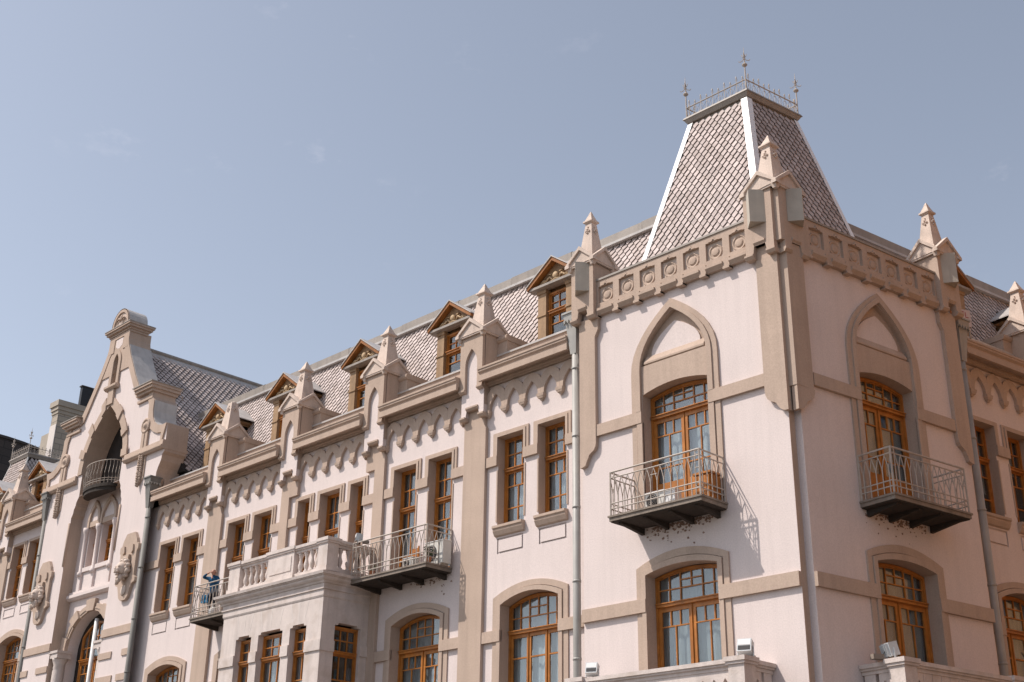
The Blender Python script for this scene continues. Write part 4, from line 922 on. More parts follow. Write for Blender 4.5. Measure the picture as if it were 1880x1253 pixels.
# arch voussoirs
ao = pointed(0, 2.10, 18.33, 18.35, 21.62, 10); ai = pointed(0, 1.735, 18.33, 18.35, 21.12, 10)
b = MB(); b.ring(ao, ai, -.06, .001); ob('arch_band', b, 'trim', GW, FG)
for k in (3, 6, 9, 14, 17, 20):
    A, B = ao[k], ao[k+1]; a, c = ai[k], ai[k+1]; b = MB()
    ex = lambda p, q: (q[0]+(p[0]-q[0])*1.28, q[1]+(p[1]-q[1])*1.28)
    b.prism([a, c, ex(B, c), ex(A, a)], -.12, -.061); ob('voussoir', b, 'trim', GW, FG)
# cap of the gable
b = MB()
for o_, z0_, z1_ in ((.05, 24.42, 24.52), (.10, 24.52, 24.62), (.20, 24.62, 24.72), (.26, 24.72, 24.80)): b.box(-.85-o_, .85+o_, -o_, .75+o_, z0_, z1_)
gc = ob('gable_cap', b, 'trim', PAL, FG)
b = MB(); b.box(-1.12, 1.12, -.28, 1.03, 24.80, 24.84); ob('cap_flashing', b, 'ridgemetal', gc, FG)
b = MB(); b.box(-.80, .80, .02, .75, 23.8, 24.43); ob('cap_neck', b, 'trim', gc, FG)
hr = [(.68*math.cos(math.pi*i/14), 24.98+.70*math.sin(math.pi*i/14)) for i in range(15)]
b = MB(); b.prism([(.68, 24.84)]+hr+[(-.68, 24.84)], -.10, .74); ob('cap_lunette', b, 'spirestone', gc, FG)
b = MB(); b.ring([(.72, 24.84)]+[(x*1.07, 24.98+(z-24.98)*1.07) for x, z in hr]+[(-.72, 24.84)], [(.55, 24.84)]+[(x*.82, 24.98+(z-24.98)*.82) for x, z in hr]+[(-.55, 24.84)], -.16, -.10); ob('lunette_rim', b, 'trim', gc, FG)
b = MB(); b.ring([(x*1.06, 24.98+(z-24.98)*1.06) for x, z in hr], [(x*1.01, 24.98+(z-24.98)*1.01) for x, z in hr], -.16, .80); ob('lunette_cover', b, 'lead', gc, FG)
b = MB()
for sx in (-1, 1):
    b.tube([(sx*.05, -.13, 24.9), (sx*.3, -.15, 25.0), (sx*.36, -.15, 25.2), (sx*.2, -.15, 25.3), (sx*.1, -.15, 25.18)], .04, 5)
b.blob((0, -.13, 25.3), .08, .06, .15, 8, 5); ob('lunette_carving', b, 'trim', gc, FG, True)
# recess: inner wall, lancets, ledge, portal arch
FI = Fr((-34.35, .55, 0)); cxl = [(-1.32, -.60), (-.22, .80)]
lan = [rect(a, c, 14.2, 15.96) for a, c in cxl]
por = [(-1.72, .3), (1.72, .3)]+[(1.72*math.cos(math.pi*i/16), 10.75+1.45*math.sin(math.pi*i/16)) for i in range(17)]
b = MB(); b.plate(rect(-2.16, 2.16, .2, 17.36), lan+[por], 0, .5, .45, side=False); IW = ob('recess_wall', b, 'stucco', PAL, FI)
for (a, c), hd in zip(cxl, (.36, .51)):
    xm = (a+c)/2; b = MB(); b.ring(pointed(xm, hd+.16, 15.96, 16.25, 17.12, 6), pointed(xm, hd, 15.96, 16.25, 16.90, 6), -.10, .001); ob('lancet_head', b, 'trim', IW, FI)
    b = MB(); b.box(a-.12, c+.12, -.06, .02, 15.961, 16.2); ob('lancet_lintel', b, 'trim', IW, FI)
    window(FI, a, c, 14.2, 15.94, 0, .28, 15.2, 'rect', None, 1, seed=70, cols=2)
    b = MB(); b.box(a-.05, c+.05, -.08, .05, 14.02, 14.2); ob('lancet_sill', b, 'stucco', IW, FI)
for x in (-1.50, -.41, .99):
    b = MB(); b.lathe([(.14, 0), (.14, .15), (.09, .2), (.085, 1.75), (.10, 1.8), (.15, 1.95), (.15, 2.1)], x, -.06, 13.86, 10); ob('colonnette', b, 'stucco', IW, FI, True)
    b = MB(); b.box(x-.12, x+.12, -.10, .0, 13.2, 13.86); ob('pedestal', b, 'stucco', IW, FI)
b = MB(); b.profx([(-.02, 13.22), (-.12, 13.22), (-.12, 13.12), (-.22, 13.08), (-.22, 12.95), (-.1, 12.86), (0, 12.86), (0, 13.22)], -2.15, 2.15); ob('ledge', b, 'stucco', IW, FI)
vo = lambda r0, r1, a0, a1, n=3: [(r0*1.185*math.cos(a0+(a1-a0)*i/n), 10.75+r0*math.sin(a0+(a1-a0)*i/n)) for i in range(n+1)]+[(r1*1.185*math.cos(a1-(a1-a0)*i/n), 10.75+r1*math.sin(a1-(a1-a0)*i/n)) for i in range(n+1)]
for k in range(9):
    a0 = math.pi*k/9; a1 = math.pi*(k+1)/9; big = k % 2 == 0; b = MB(); b.prism(vo(1.455, 1.95 if k == 4 else (1.86 if big else 1.76), a0+.01, a1-.01), -.16 if big else -.09, .001); ob('voussoir', b, 'trim', IW, FI)
    if not big: b = MB(); b.prism(vo(1.55, 1.60, a0+.03, a1-.03), -.12, -.089); ob('voussoir_fillet', b, 'trim', IW, FI)
for sg in (-1, 1):
    b = MB(); b.lathe([(.24, 0), (.24, 9.9), (.22, 10.0), (.24, 10.05), (.22, 10.15), (.30, 10.35), (.33, 10.42)], sg*1.86, -.20, 0, 16); cl = ob('column', b, 'stone', IW, FI, True)
    b = MB(); b.box(sg*1.86-.34, sg*1.86+.34, -.52, .1, 10.42, 10.62); b.box(sg*1.86-.38, sg*1.86+.38, -.56, .1, 10.62, 10.72); ob('capital', b, 'stone', cl, FI)
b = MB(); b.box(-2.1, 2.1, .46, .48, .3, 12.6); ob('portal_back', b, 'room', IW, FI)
window(FI, -1.25, 1.25, 4.0, 11.3, .55, .36, 10.3, 'door', None, 1, 'portal_window', seed=80, room=False)
b = MB(); b.tube([(.15, .16, 4), (.15, .16, 11.9)], .09, 8); ob('portal_post', b, 'white', IW, FI, True)
# loggia behind the great arch
FLg = Fr((-34.35, 2.2, 0)); b = MB(); b.plate(rect(-2.2, 2.2, 17.3, 21.6), [seg(.0, .95, 17.4, 19.9, .5)], 0, .4, .3, side=False); LW = ob('loggia_wall', b, 'trim', PAL, FLg)
window(FLg, -.95, .95, 17.42, 19.88, .5, .15, 19.5, 'door', None, 1, 'door', seed=81)
b = MB(); b.lathe([(.16, 0), (.16, .15), (.11, .2), (.10, 2.5), (.13, 2.55), (.18, 2.7), (.18, 2.8)], -.05, -.35, 17.36, 12); ob('loggia_column', b, 'stone', LW, FLg, True)
# small bowed balcony
b = MB(); hp = [(1.28*math.cos(math.pi*i/16), -.62*math.sin(math.pi*i/16)+.18) for i in range(17)]
b.prismz(hp, 17.22, 17.36); b.prismz([(x*.93, .18+(y-.18)*.93) for x, y in hp], 17.06, 17.22); sb_ = ob('bowed_balcony', b, 'slabshade', PAL, FG)
b = MB()
for zz, rr in ((.12, .014), (.22, .014), (1.02, .02)): b.tube([(x*.97, .18+(y-.18)*.97, 17.36+zz) for x, y in hp], rr, 5)
ob('railing', b, 'iron', sb_, FG)
for i in range(0, 17):
    b = MB(); x, y = hp[i][0]*.97, .18+(hp[i][1]-.18)*.97; b.tube([(x, y, 17.36), (x*1.03, y*1.0-.02, 17.6), (x*1.05, y-.05, 17.8), (x, y, 18.1), (x, y, 18.38)], .011, 5); ob('railing_bar', b, 'iron', sb_, FG)
# gable roof running back
b = MB(); yb = 15.; e = 5.2
b.prism([(-e, GZ-GS*e), (e, GZ-GS*e), (0, GZ)], .9, yb); GR = ob('gable_roof', b, 'roofbase', PAL, Fr((GX, 0, 0)))
cs_ = 1/math.hypot(1, GS)
Pg = lambda a, bb: Vector((GX+e-bb*cs_, 1.0+a, GZ-GS*e+bb*cs_*GS))
tiles(Pg, Vector((GS, 0, 1)).normalized(), lambda a, bb: 0.05 < a < 10 and 0 < bb < e/cs_-.15, .27, .38, 10., e/cs_, GR)
b = MB(); b.tube([(GX, .9, GZ+.04), (GX, yb, GZ+.04)], .12, 8); ob('ridge_roll', b, 'ridgemetal', GR)
b = MB(); b.prism([(0, GZ+.06), (.32, GZ+.06-GS*.32), (.32, GZ+.01-GS*.32), (0, GZ)], .9, yb); ob('ridge_flashing', b, 'lead', GR, Fr((GX, 0, 0)))
# ------------------------------------------------------------------ left wing beyond the gable, one level higher on the slope
ZL = ZC+1.15; LC = [-41.27, -41.27-PER]; LP = [-43.45, -43.45-PER]
ZCUR[0] = ZL
lw2 = lambda c: [(c-.83, .56), (c+.83, .56)]
holes = []
for c in LC:
    for cx, hw in lw2(c): holes.append(rect(cx-hw, cx+hw, 13.75, 16.25))
    holes.append(seg(c, 1.10, 7.8, 11.74, .25))
b = MB(); b.plate(rect(-62, -37.5, 0, 17.2), holes, 0, .5, .0005); reveals(FM, holes, .40); ob('wall', b, 'stucco', PAL, FM)
for i, c in enumerate(LC):
    xa, xb = LP[i]+.466, (-38.9 if i == 0 else LP[0]-.466)
    bay_windows(FM, lw2(c), 16.25, 13.75, (15.28, 15.58), xa, xb, True, 'curtain_grey', 90, (.8, .6))
    for cx, hw in lw2(c):
        q = MB(); q.ring(rect(cx-hw, cx+hw, 12.95, 13.38), rect(cx-hw+.05, cx+hw-.05, 13.0, 13.33), -.03, .001, True); ob('wall_panel', q, 'stucco', PAL, FM)
    surround(FM, c, 1.10, 7.8, 11.74, .25, 1.42, 11.95, .33, (10.75, 11.06)); window(FM, c-1.10, c+1.10, 7.82, 11.72, .25, .28, 10.95, 'door', 'curtain_grey', 1, seed=95+i, m=.03)
    for x0, x1 in ((xa, c-1.101), (c+1.101, xb)): q = MB(); q.box(x0, x1, -.095, 0, 10.75, 11.06); ob('string_course', q, 'trim', PAL, FM)
    cornice(FM, LP[i]+.49, -39.25 if i == 0 else LP[0]-.49, ZL, 1.25)
for x in LP:
    pier(FM, x, ZL); q = MB(); q.prism([(x-.465, 0), (x+.465, 0), (x+.465, 15.6), (x+.40, 15.7), (x+.40, 16.35), (x-.465, 16.35)], -.115, 0); ob('pilaster', q, 'trim', PAL, FM)
dormer(FM, -42.9, ZL-.3, .75); dormer(FM, -47.6, ZL-.3, .75)
mansard(FM, -51.5, -36.5, 0, [-42.9, -47.6], z1=21.2, z0=17.4, reg_extra=lambda x, z: z > GZ-GS*abs(x-GX)+.05)
downpipe(FM, -39.02, -.4, 17.95, pm='pipedark')
# tower at the far end
TC = Vector((-54.35, 5.85, 0)); ZB, ZT, HB, HT = 17.5, 24.2, 2.5, 1.05; ay = Vector((0, 1, 0))
b = MB(); b.box(-58, -51, .2, 9, 0, 17.6); ob('tower_body', b, 'stucco', PAL)
b = MB(); b.extr([TP(*c, HB-.05, ZB) for c in cs4], [TP(*c, HT-.05, ZT) for c in cs4]); TR = ob('tower_roof', b, 'roofbase', PAL)
roof_face((-1, -1), (1, -1), 0); roof_face((1, -1), (1, 1), 0)
for c in cs4:
    b = MB(); b.tube([TP(*c, HB, ZB), TP(*c, HT, ZT)], .06, 6); ob('hip_flashing', b, 'lead', TR)
b = MB(); b.extr(sq(HT+.06, ZT+.0), sq(HT+.13, ZT+.17)); b.extr(sq(HT+.15, ZT+.17), sq(HT+.12, ZT+.24)); ob('roof_curb', b, 'ridgemetal', TR)
cz = ZT+.24; cw = HT+.06
for c in cs4: inst('finial', FINM, TR, Matrix.Translation(TP(*c, cw, cz)))
for i in range(4):
    p0, p1 = TP(*cs4[i], cw, cz), TP(*cs4[(i+1) % 4], cw, cz); d = p1-p0; b = MB()
    for zz, rr in ((.03, .016), (.36, .02)): b.tube([p0+Vector((0, 0, zz)), p1+Vector((0, 0, zz))], rr, 5)
    ob('cresting_rail', b, 'iron', TR)
    for k in range(10): inst('cresting_spike', SPM, TR, Matrix.Translation(p0+d*((k+.5)/10)+Vector((0, 0, .02))) @ Matrix.Rotation(math.atan2(d.y, d.x), 4, 'Z'))
# ------------------------------------------------------------------ unseen house added across the side street to shade and warm the side front
HS = thing('added_house', 'plain orange unseen house added across the side street to shade and warm the side front', 'building', (18, 16, 0)); FH = Fr((19.5, 44., 0), UB+math.pi)
hw_ = [rect(3+3.2*i, 4.3+3.2*i, 1.2+4.2*j, 3.6+4.2*j) for i in range(13) for j in range(6)]
b = MB(); b.plate(rect(0, 46, 0, 28.0), hw_, 0, 9., .3); ob('wall', b, 'warmbounce', HS, FH)
b = MB(); b.box(-.3, 46.3, -.5, 9.3, 28.0, 28.7); ob('roof', b, 'ridgemetal', HS, FH)
WP = MB().box(0, 1.3, .3, .34, 0, 2.4).mesh('window', 'glassblue'); WB = MB().box(-.1, 1.4, .5, .6, -.1, 2.5).mesh('room_interior', 'room')
for h_ in hw_:
    wv = inst('window', WP, HS, FH.at(h_[0][0], 0, h_[0][1])); inst('room_interior', WB, wv, FH.at(h_[0][0], 0, h_[0][1]))
# ------------------------------------------------------------------ things on the balconies
def floodlight(loc, rz, label, tilt=-.35, s=1.):
    t = thing('floodlight', label, 'floodlight', loc, 'floodlights on the balcony rails', rz); fr = Fr(loc, rz)
    def rot(p): x, y, z = p; z -= .22*s; c, q = math.cos(tilt), math.sin(tilt); return (x, y*c-z*q, y*q+z*c+.22*s)
    b = MB(); b.frus(0, 0, .07*s, .16*s, .11*s, .37*s, .16*s, .11*s); b.v = [rot(p) for p in b.v]; ob('housing', b, 'steelgrey', t, fr)
    b = MB(); b.box(-.135*s, .135*s, -.118*s, -.108*s, .10*s, .20*s); b.v = [rot(p) for p in b.v]; ob('grille', b, 'black', t, fr)
    b = MB(); b.box(-.14*s, .14*s, -.116*s, -.109*s, .22*s, .35*s); b.v = [rot(p) for p in b.v]; ob('lens', b, 'white', t, fr)
    for i in range(4):
        b = MB(); x = -.12*s+.08*s*i; b.box(x-.006, x+.006, .111*s, .17*s, .09*s, .35*s); b.v = [rot(p) for p in b.v]; ob('cooling_fin', b, 'steelgrey', t, fr)
    b = MB()
    for sx in (-1, 1): b.box(*sorted((sx*.165*s, sx*.185*s)), -.02, .02, .012, .24*s)
    b.box(-.185*s, .185*s, -.025, .025, -.012, .012); ob('yoke', b, 'steelgrey', t, fr)
    b = MB(); b.box(-.06*s, .10*s, .20*s, .46*s, -.01, .10*s); ob('ballast_box', b, 'slab', t, fr)
    b = MB(); b.tube([(0, .12*s, .2*s), (.04, .2*s, .05), (.05, .28*s, .08*s)], .008, 5); ob('cable', b, 'black', t, fr)
floodlight((-1.12, -.92, 6.47), R(20), 'grey floodlight on the right end of the sunlit lower stone balcony')
floodlight((-5.55, -.95, 6.47), R(25), 'grey floodlight on the left end of the sunlit lower stone balcony', s=.9)
pb = uB*1.58+nB*.80; floodlight((pb.x, pb.y, 6.49), R(150), 'pale floodlight seen from behind on the shaded stone balcony', -.25)
floodlight((-15.55, -.52, 11.60), R(-30), 'small white floodlight at the corner of the stone terrace railing', -.1, .75)
# air conditioners
def aircon(loc, rz, label, w_, h, d, fan=True):
    t = thing('air_conditioner', label, 'air conditioner', loc, 'air conditioners on the iron balconies', rz); fr = Fr(loc, rz)
    b = MB(); b.box(-w_/2, w_/2, -d/2, d/2, .05, h); ob('casing', b, 'offwhite', t, fr)
    for sx in (-1, 1): b = MB(); b.box(sx*w_*.35-.03, sx*w_*.35+.03, -d/2, d/2, 0, .05); ob('foot', b, 'iron', t, fr)
    b = MB(); xc = -w_*.14; r = min(h*.40, w_*.30)
    b.lathe([(r, 0), (r, .012), (r*.95, .016), (.02, .016)], xc, -d/2, .05+(h-.05)/2, 20, 'y'); ob('fan_opening', b, 'black', t, fr)
    for k in range(3):
        b = MB(); rr = r*(.35+.25*k); b.tube([(xc+rr*math.cos(a*math.pi/9), -d/2-.022, .05+(h-.05)/2+rr*math.sin(a*math.pi/9)) for a in range(18)], .006, 4, True); ob('fan_guard', b, 'iron', t, fr)
    b = MB(); b.box(-w_/2-.015, w_/2+.015, -d/2-.015, d/2+.015, h, h+.02); ob('top_cover', b, 'white', t, fr)
aircon((-12.45, .05, 10.455), 0, 'beige air conditioner with a big black fan on the middle balcony', .80, .72, .32)
aircon((-3.72, -.52, 10.325), 0, 'low pale air conditioner on the sunlit tower balcony', .60, .46, .26)
aircon((-13.35, -.20, 10.455), 0, 'small white air conditioner beside the wooden chair', .42, .34, .24)
t = thing('storage_box', 'plain white box beside the low air conditioner on the tower balcony', 'box', (-3.27, -.5, 10.325)); fr = Fr((-3.27, -.5, 10.325))
b = MB(); b.box(-.16, .16, -.13, .13, 0, .42); ob('body', b, 'white', t, fr); b = MB(); b.box(-.175, .175, -.145, .145, .42, .455); ob('lid', b, 'white', t, fr)
t = thing('wooden_cabinet', 'varnished slatted wooden cabinet at the right end of the tower balcony', 'cabinet', (-2.35, -.32, 10.325)); fr = Fr((-2.35, -.32, 10.325))
b = MB(); b.box(-.22, .22, -.20, .20, .0, .66); ob('carcass', b, 'wood', t, fr)
for i in range(5): b = MB(); b.box(-.21+.085*i, -.14+.085*i, -.225, -.20, .04, .62); ob('slat', b, 'wood', t, fr)
for i in range(4): b = MB(); b.box(.22, .242, -.18+.095*i, -.10+.095*i, .04, .62); ob('slat', b, 'wood', t, fr)
b = MB(); b.box(-.26, .26, -.25, .22, .66, .71); ob('top', b, 'wood', t, fr)
t = thing('wooden_chair', 'orange wooden chair against the door of the middle balcony', 'chair', (-13.80, .12, 10.455), rz=R(-12)); fr = Fr((-13.80, .12, 10.455), R(-12))
b = MB(); b.box(-.22, .22, -.22, .22, .40, .44); ob('seat', b, 'wood', t, fr)
for sx in (-1, 1):
    b = MB(); b.box(*sorted((sx*.18, sx*.22)), -.22, -.18, 0, .40); ob('leg', b, 'wood', t, fr)
    b = MB(); b.box(*sorted((sx*.18, sx*.22)), .17, .21, 0, .86); ob('leg', b, 'wood', t, fr)
for z0_ in (.56, .70): b = MB(); b.box(-.18, .18, .175, .205, z0_, z0_+.11); ob('backrest', b, 'wood', t, fr)
for i, (x, y, lab) in enumerate(((-12.32, -.42, 'straggly potted plant in the right corner of the middle balcony'), (-14.95, -.40, 'small potted plant at the left of the middle balcony'))):
    t = thing('potted_plant', lab, 'plant', (x, y, 10.455), 'potted plants on the middle balcony'); fr = Fr((x, y, 10.455)); rn = random.Random(i)
    b = MB(); b.lathe([(.07, 0), (.10, .17), (.11, .18), (.09, .18), (.001, .165)], n=12); ob('pot', b, 'clay', t, fr)
    st = MB(); lf = MB()
    for k in range(7):
        a = rn.uniform(0, 6.28); l_ = rn.uniform(.10, .22); hh = rn.uniform(.22, .42)*(1 if i == 0 else .7); st.tube([(0, 0, .16), (l_*.4*math.cos(a), l_*.4*math.sin(a), .16+hh*.6), (l_*math.cos(a), l_*math.sin(a), .16+hh)], .006, 4)
        for j in range(9):
            u = rn.uniform(.3, 1); p_ = Vector((l_*u*math.cos(a), l_*u*math.sin(a), .16+hh*u)); d1 = Vector((rn.gauss(0, 1), rn.gauss(0, 1), rn.gauss(0, .5))).normalized()*.055; d2 = d1.cross(Vector((rn.gauss(0, 1), rn.gauss(0, 1), rn.gauss(0, 1)))).normalized()*.02
            lf.add([p_, p_+d1*.5+d2, p_+d1, p_+d1*.5-d2], [(0, 1, 2, 3)])
    ob('stem', st, 'leaf', t, fr); tag(ob('leaves', lf, 'leaf', t, fr), kind='stuff')
# person leaning on the left iron balcony
def person(loc, rz):
    J = {}; V = []; E = []; RD = []
    def v(n, p, r): J[n] = len(V); V.append(p); RD.append(r)
    v('pel', (0, .02, .90), .145); v('sp', (0, .0, 1.10), .14); v('ch', (0, -.05, 1.31), .155); v('nk', (.01, -.10, 1.46), .058); v('hb', (.02, -.14, 1.52), .075); v('hd', (.03, -.16, 1.60), .098); v('ht', (.03, -.15, 1.67), .075); v('ns', (.05, -.26, 1.565), .018)
    for s, n in ((-1, 'r'), (1, 'l')):
        v('sh'+n, (s*.17, -.05, 1.37), .075); v('hp'+n, (s*.085, .02, .86), .105); v('kn'+n, (s*.10, -.05, .48), .066); v('an'+n, (s*.10, .02, .09), .046); v('to'+n, (s*.12, -.14, .045), .042)
    v('elr', (-.40, -.14, 1.42), .055); v('war', (-.16, -.27, 1.50), .034); v('har', (-.09, -.27, 1.53), .032)
    v('ell', (.25, -.16, 1.13), .055); v('wal', (.10, -.32, 1.30), .034); v('hal', (.06, -.31, 1.37), .032)
    for a, b_ in (('pel', 'sp'), ('sp', 'ch'), ('ch', 'nk'), ('nk', 'hb'), ('hb', 'hd'), ('hd', 'ht'), ('hd', 'ns'), ('ch', 'shr'), ('ch', 'shl'), ('pel', 'hpr'), ('pel', 'hpl'), ('hpr', 'knr'), ('hpl', 'knl'), ('knr', 'anr'), ('knl', 'anl'), ('anr', 'tor'), ('anl', 'tol'), ('shr', 'elr'), ('elr', 'war'), ('war', 'har'), ('shl', 'ell'), ('ell', 'wal'), ('wal', 'hal')): E.append((J[a], J[b_]))
    for hnd, d in (('har', Vector((.05, .03, .055))), ('hal', Vector((-.01, .05, .06)))):
        base = Vector(V[J[hnd]])
        for k in range(5):
            side = Vector((0, -.012, 0))*(k-2)+Vector((.012, 0, -.006))*(k-2); L_ = (.6, .95, 1.05, 1., .8)[k]; o = (Vector((.02, -.03, 0)) if k == 0 else Vector((0, 0, 0)))
            v(f'{hnd}{k}a', tuple(base+side*1.3+d*.55*L_+o), .0095); v(f'{hnd}{k}b', tuple(base+side*1.3+d*1.0*L_+o*1.3+Vector((.008, .012, 0))), .008); E.append((J[hnd], J[f'{hnd}{k}a'])); E.append((J[f'{hnd}{k}a'], J[f'{hnd}{k}b']))
    me = bpy.data.meshes.new('person'); me.from_pydata(V, E, []); o = bpy.data.objects.new('person', me); COL.objects.link(o)
    sk = o.modifiers.new('skin', 'SKIN'); sk.use_smooth_shade = True; sd = me.skin_vertices[0].data
    for i, r in enumerate(RD): sd[i].radius = (r, r); sd[i].use_root = (i == 0)
    ss = o.modifiers.new('sub', 'SUBSURF'); ss.levels = 2; ss.render_levels = 2
    bpy.context.view_layer.update(); dg = bpy.context.evaluated_depsgraph_get(); m2 = bpy.data.meshes.new_from_object(o.evaluated_get(dg)); o.modifiers.clear(); o.data = m2
    m2.materials.clear()
    for nme in ('jacket', 'trousers', 'skin', 'black'): m2.materials.append(MT[nme])
    hands = [Vector(V[J['har']]), Vector(V[J['hal']])]
    for p in m2.polygons:
        c = p.center; p.use_smooth = True
        p.material_index = 3 if c.z < .10 else 1 if c.z < .87 else 2 if (c.z > 1.455 and abs(c.x-.02) < .14 and c.y < -.03 and c.z > 1.47) or min((c-h).length for h in hands) < .085 else 0
    o.matrix_basis = Matrix.Translation(loc) @ Matrix.Rotation(rz, 4, 'Z'); reg(o)
    tag(o, 'person in blue jacket and dark trousers on the left iron balcony, hand raised', 'person')
    fr = Fr(loc, rz)
    h_ = MB()                                              # fringe of short hair round the back of a bald head, and ears
    for k in range(11):
        a = math.pi*(.02+.96*k/10); h_.blob((.03+.092*math.cos(a), -.145+.085*math.sin(a), 1.57), .022, .022, .04, 6, 4)
    ob('hair', h_, 'greystone', o, fr, True)
    for s in (-1, 1): e = MB(); e.blob((.03+s*.10, -.15, 1.57), .014, .024, .034, 6, 4); ob('ear', e, 'skin', o, fr, True)
    for s in (-1, 1): e = MB(); e.blob((.035+s*.036, -.243, 1.60), .013, .008, .008, 6, 4); ob('eye', e, 'black', o, fr, True)
    e = MB(); e.box(.008, .066, -.236, -.228, 1.512, 1.518); ob('mouth', e, 'clay', o, fr)
    return o
person((-24.02, -.22, 10.46), R(25))
t = thing('shoulder_bag', 'bright blue shoulder bag hanging at the hip of the person', 'bag', (-24.36, -.30, 11.0)); fr = Fr((-24.36, -.30, 11.0), R(20))
b = MB(); b.extr([(-.15, -.06, .0), (.15, -.06, .0), (.15, .06, 0), (-.15, .06, 0)], [(-.12, -.035, .28), (.12, -.035, .28), (.12, .035, .28), (-.12, .035, .28)]); ob('pouch', b, 'bagblue', t, fr)
b = MB(); b.box(-.13, .13, -.062, -.03, .14, .285); ob('flap', b, 'bagblue', t, fr)
b = MB(); b.tube([(-.11, 0, .27), (.0, -.02, .55), (.14, -.05, .85)], .014, 6); b.tube([(.11, 0, .27), (.15, .02, .55), (.18, .02, .82)], .014, 6); ob('strap', b, 'bagblue', t, fr)
t = thing('plastic_bag', 'full white plastic bag on the balcony floor by the feet of the person', 'bag', (-23.72, -.38, 10.455)); fr = Fr((-23.72, -.38, 10.455))
b = MB(); random.seed(5); b.blob((0, 0, .15), .15, .12, .155, 12, 8, .07); ob('body', b, 'white', t, fr, True)
b = MB(); b.tube([(0, 0, .28), (.01, 0, .36), (.03, .01, .42)], [.05, .02, .05], 6); ob('knot', b, 'white', t, fr)
# letting board on the side wing parapet
ps = uB*8.05+nB*-.55; t = thing('notice_board', 'small white notice board with red lettering on the shaded wing roof edge', 'sign', (ps.x, ps.y, 16.75), rz=UB-.25); fr = Fr((ps.x, ps.y, 16.75), UB-.25)
b = MB(); b.box(-.27, .27, -.012, .012, .0, .52); ob('board', b, 'signwhite', t, fr)
for x in (-.2, .2): b = MB(); b.box(x-.02, x+.02, .012, .05, -.35, .5); ob('post', b, 'iron', t, fr)
def strokes(x, z, h, segs):
    b = MB(); w_ = .022
    for (x0, z0, x1, z1) in segs:
        if abs(x1-x0) < 1e-6: b.box(x+x0*h-w_/2, x+x0*h+w_/2, -.016, -.0125, z+z0*h, z+z1*h)
        else: b.box(x+x0*h, x+x1*h, -.016, -.0125, z+z0*h-w_/2, z+z0*h+w_/2)
    tag(ob('lettering', b, 'signred', t, fr), kind='stuff')
EE = [(0, 0, 0, 1), (0, 1, .6, 1), (0, .5, .5, .5), (0, 0, .6, 0)]; OO = [(0, 0, 0, 1), (.6, 0, .6, 1), (0, 1, .6, 1), (0, 0, .6, 0)]; LL = [(0, 0, 0, 1), (0, 0, .6, 0)]; II = [(.3, 0, .3, 1)]; FF = EE[:3]
for i, g in enumerate((EE, FF, LL)): strokes(-.20+.145*i, .28, .16, g)
for i, g in enumerate((EE, OO, II)): strokes(-.20+.145*i, .06, .16, g)
# ------------------------------------------------------------------ buildings behind
def brick_mat(name, c1, c2, mo, sx, sz):
    m = bpy.data.materials.new(name); m.use_nodes = True; n = m.node_tree.nodes; l = m.node_tree.links.new; b = n['Principled BSDF']; b.inputs['Roughness'].default_value = .9
    tcx = n.new('ShaderNodeTexCoord'); sp = n.new('ShaderNodeSeparateXYZ'); ad = n.new('ShaderNodeMath'); ad.operation = 'ADD'; cm = n.new('ShaderNodeCombineXYZ'); bk = n.new('ShaderNodeTexBrick')
    l(tcx.outputs['Object'], sp.inputs[0]); l(sp.outputs[0], ad.inputs[0]); l(sp.outputs[1], ad.inputs[1]); l(ad.outputs[0], cm.inputs[0]); l(sp.outputs[2], cm.inputs[1]); l(cm.outputs[0], bk.inputs['Vector'])
    bk.inputs['Color1'].default_value = (*c1, 1); bk.inputs['Color2'].default_value = (*c2, 1); bk.inputs['Mortar'].default_value = (*mo, 1); bk.inputs['Scale'].default_value = 1; bk.inputs['Brick Width'].default_value = sx; bk.inputs['Row Height'].default_value = sz; bk.inputs['Mortar Size'].default_value = .04
    l(bk.outputs['Color'], b.inputs['Base Color']); MT[name] = m
brick_mat('blockwall', (.42, .36, .29), (.36, .31, .25), (.25, .22, .19), 1.1, .5)
brick_mat('darkwall', (.06, .048, .044), (.045, .037, .035), (.025, .022, .022), 1.8, .9)
t = thing('apartment_block', 'pale brick apartment block with a black box on its roof behind the gable', 'building', (-86, 26, 0))
b = MB(); b.box(-86.4, -85.3, 20.35, 36, 0, 39.2); ob('wall', b, 'blockwall', t)
b = MB(); b.box(-86.4, -85.26, 20.30, 20.349, 0, 38.2); ob('sunlit_end', b, 'brickwhite', t)  # paler plate on the end face, its sunlight put into the colour
for i, (o_, z0_, z1_) in enumerate(((.06, 39.2, 39.5), (.14, 39.5, 39.85), (.24, 39.85, 40.35))): b = MB(); b.box(-86.4-o_, -85.3+o_, 20.35-o_, 36, z0_, z1_); ob('parapet_band', b, 'brickpale', t)
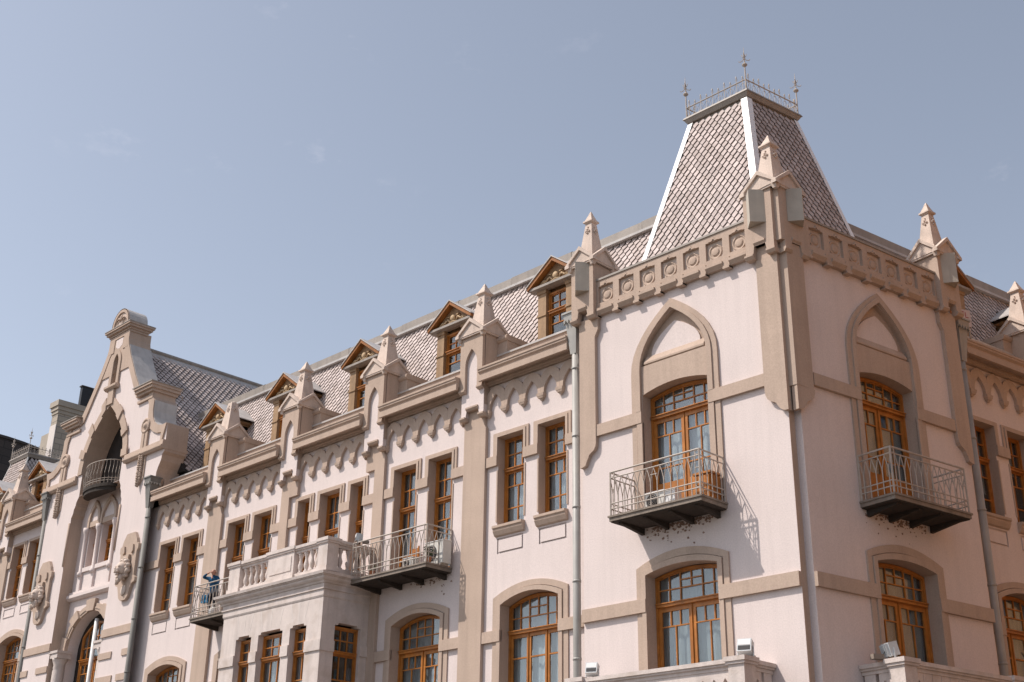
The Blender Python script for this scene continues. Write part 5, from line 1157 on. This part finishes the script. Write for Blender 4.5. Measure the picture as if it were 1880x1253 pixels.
b = MB(); b.box(-90.5, -88.2, 21.5, 34, 0, 38.6); ob('rear_wing', b, 'brickpale', t)
b = MB(); b.box(-86.0, -85.6, 22.3, 31, 40.35, 42.3); ob('roof_box', b, 'black', t); b = MB(); b.box(-86.05, -85.55, 22.2, 31.1, 42.3, 42.4); ob('roof_box_lid', b, 'panel_dark', t)
t = thing('round_tower_block', 'dark round modern tower block with strips of blue glass at the far left', 'building', (-138, 36, 0))
cxr, cyr, rr_ = -140.3, 29.6, 17.0
def drum(z0_, z1_, r_, n=48): b = MB(); b.lathe([(r_, z0_), (r_, z1_)], cxr, cyr, 0, n); return b
ob('crown', drum(44.0, 48.8, rr_), 'darkwall', t); ob('crown_rim', drum(48.8, 49.1, rr_+.15), 'panel_dark', t)
z_ = 44.0
for k in range(11):
    ob('glass_strip', drum(z_-1.5, z_, rr_-.25), 'glassblue', t); ob('room_interior', drum(z_-1.5, z_, rr_-1.2, 24), 'room', t); ob('spandrel', drum(z_-2.3, z_-1.5, rr_), 'brickwhite', t)
    for j in range(16):
        a = R(-75+j*10); x, y = cxr+(rr_-.2)*math.cos(a), cyr+(rr_-.2)*math.sin(a); q = MB(); q.box(-.06, .06, -.06, .06, z_-1.5, z_); inst('mullion', q.mesh('mullion', 'panel_dark'), t, Matrix.Translation((x, y, 0)) @ Matrix.Rotation(a, 4, 'Z'))
    z_ -= 2.3
ob('base', drum(0, z_, rr_), 'darkwall', t)
# ------------------------------------------------------------------ ground
def sheet(name, x0, x1, y0, y1, z, m, th=None):
    b = MB()
    if th: b.box(x0, x1, y0, y1, z-th, z)
    else: b.add([(x0, y0, z), (x1, y0, z), (x1, y1, z), (x0, y1, z)], [(0, 1, 2, 3)])
    return tag(ob(name, b, m), kind='structure')
sheet('ground', -1500, 1500, -1500, 1500, -.02, 'ground'); sheet('road', -120, 60, -19, -5.2, -.012, 'asphalt')
sheet('pavement', -120, 1.8, -5.0, 1.0, .12, 'paving', .13); sheet('kerb', -120, 1.8, -5.2, -5.001, .125, 'kerb', .14); sheet('square', -120, 60, -60, -19.2, .004, 'paving')
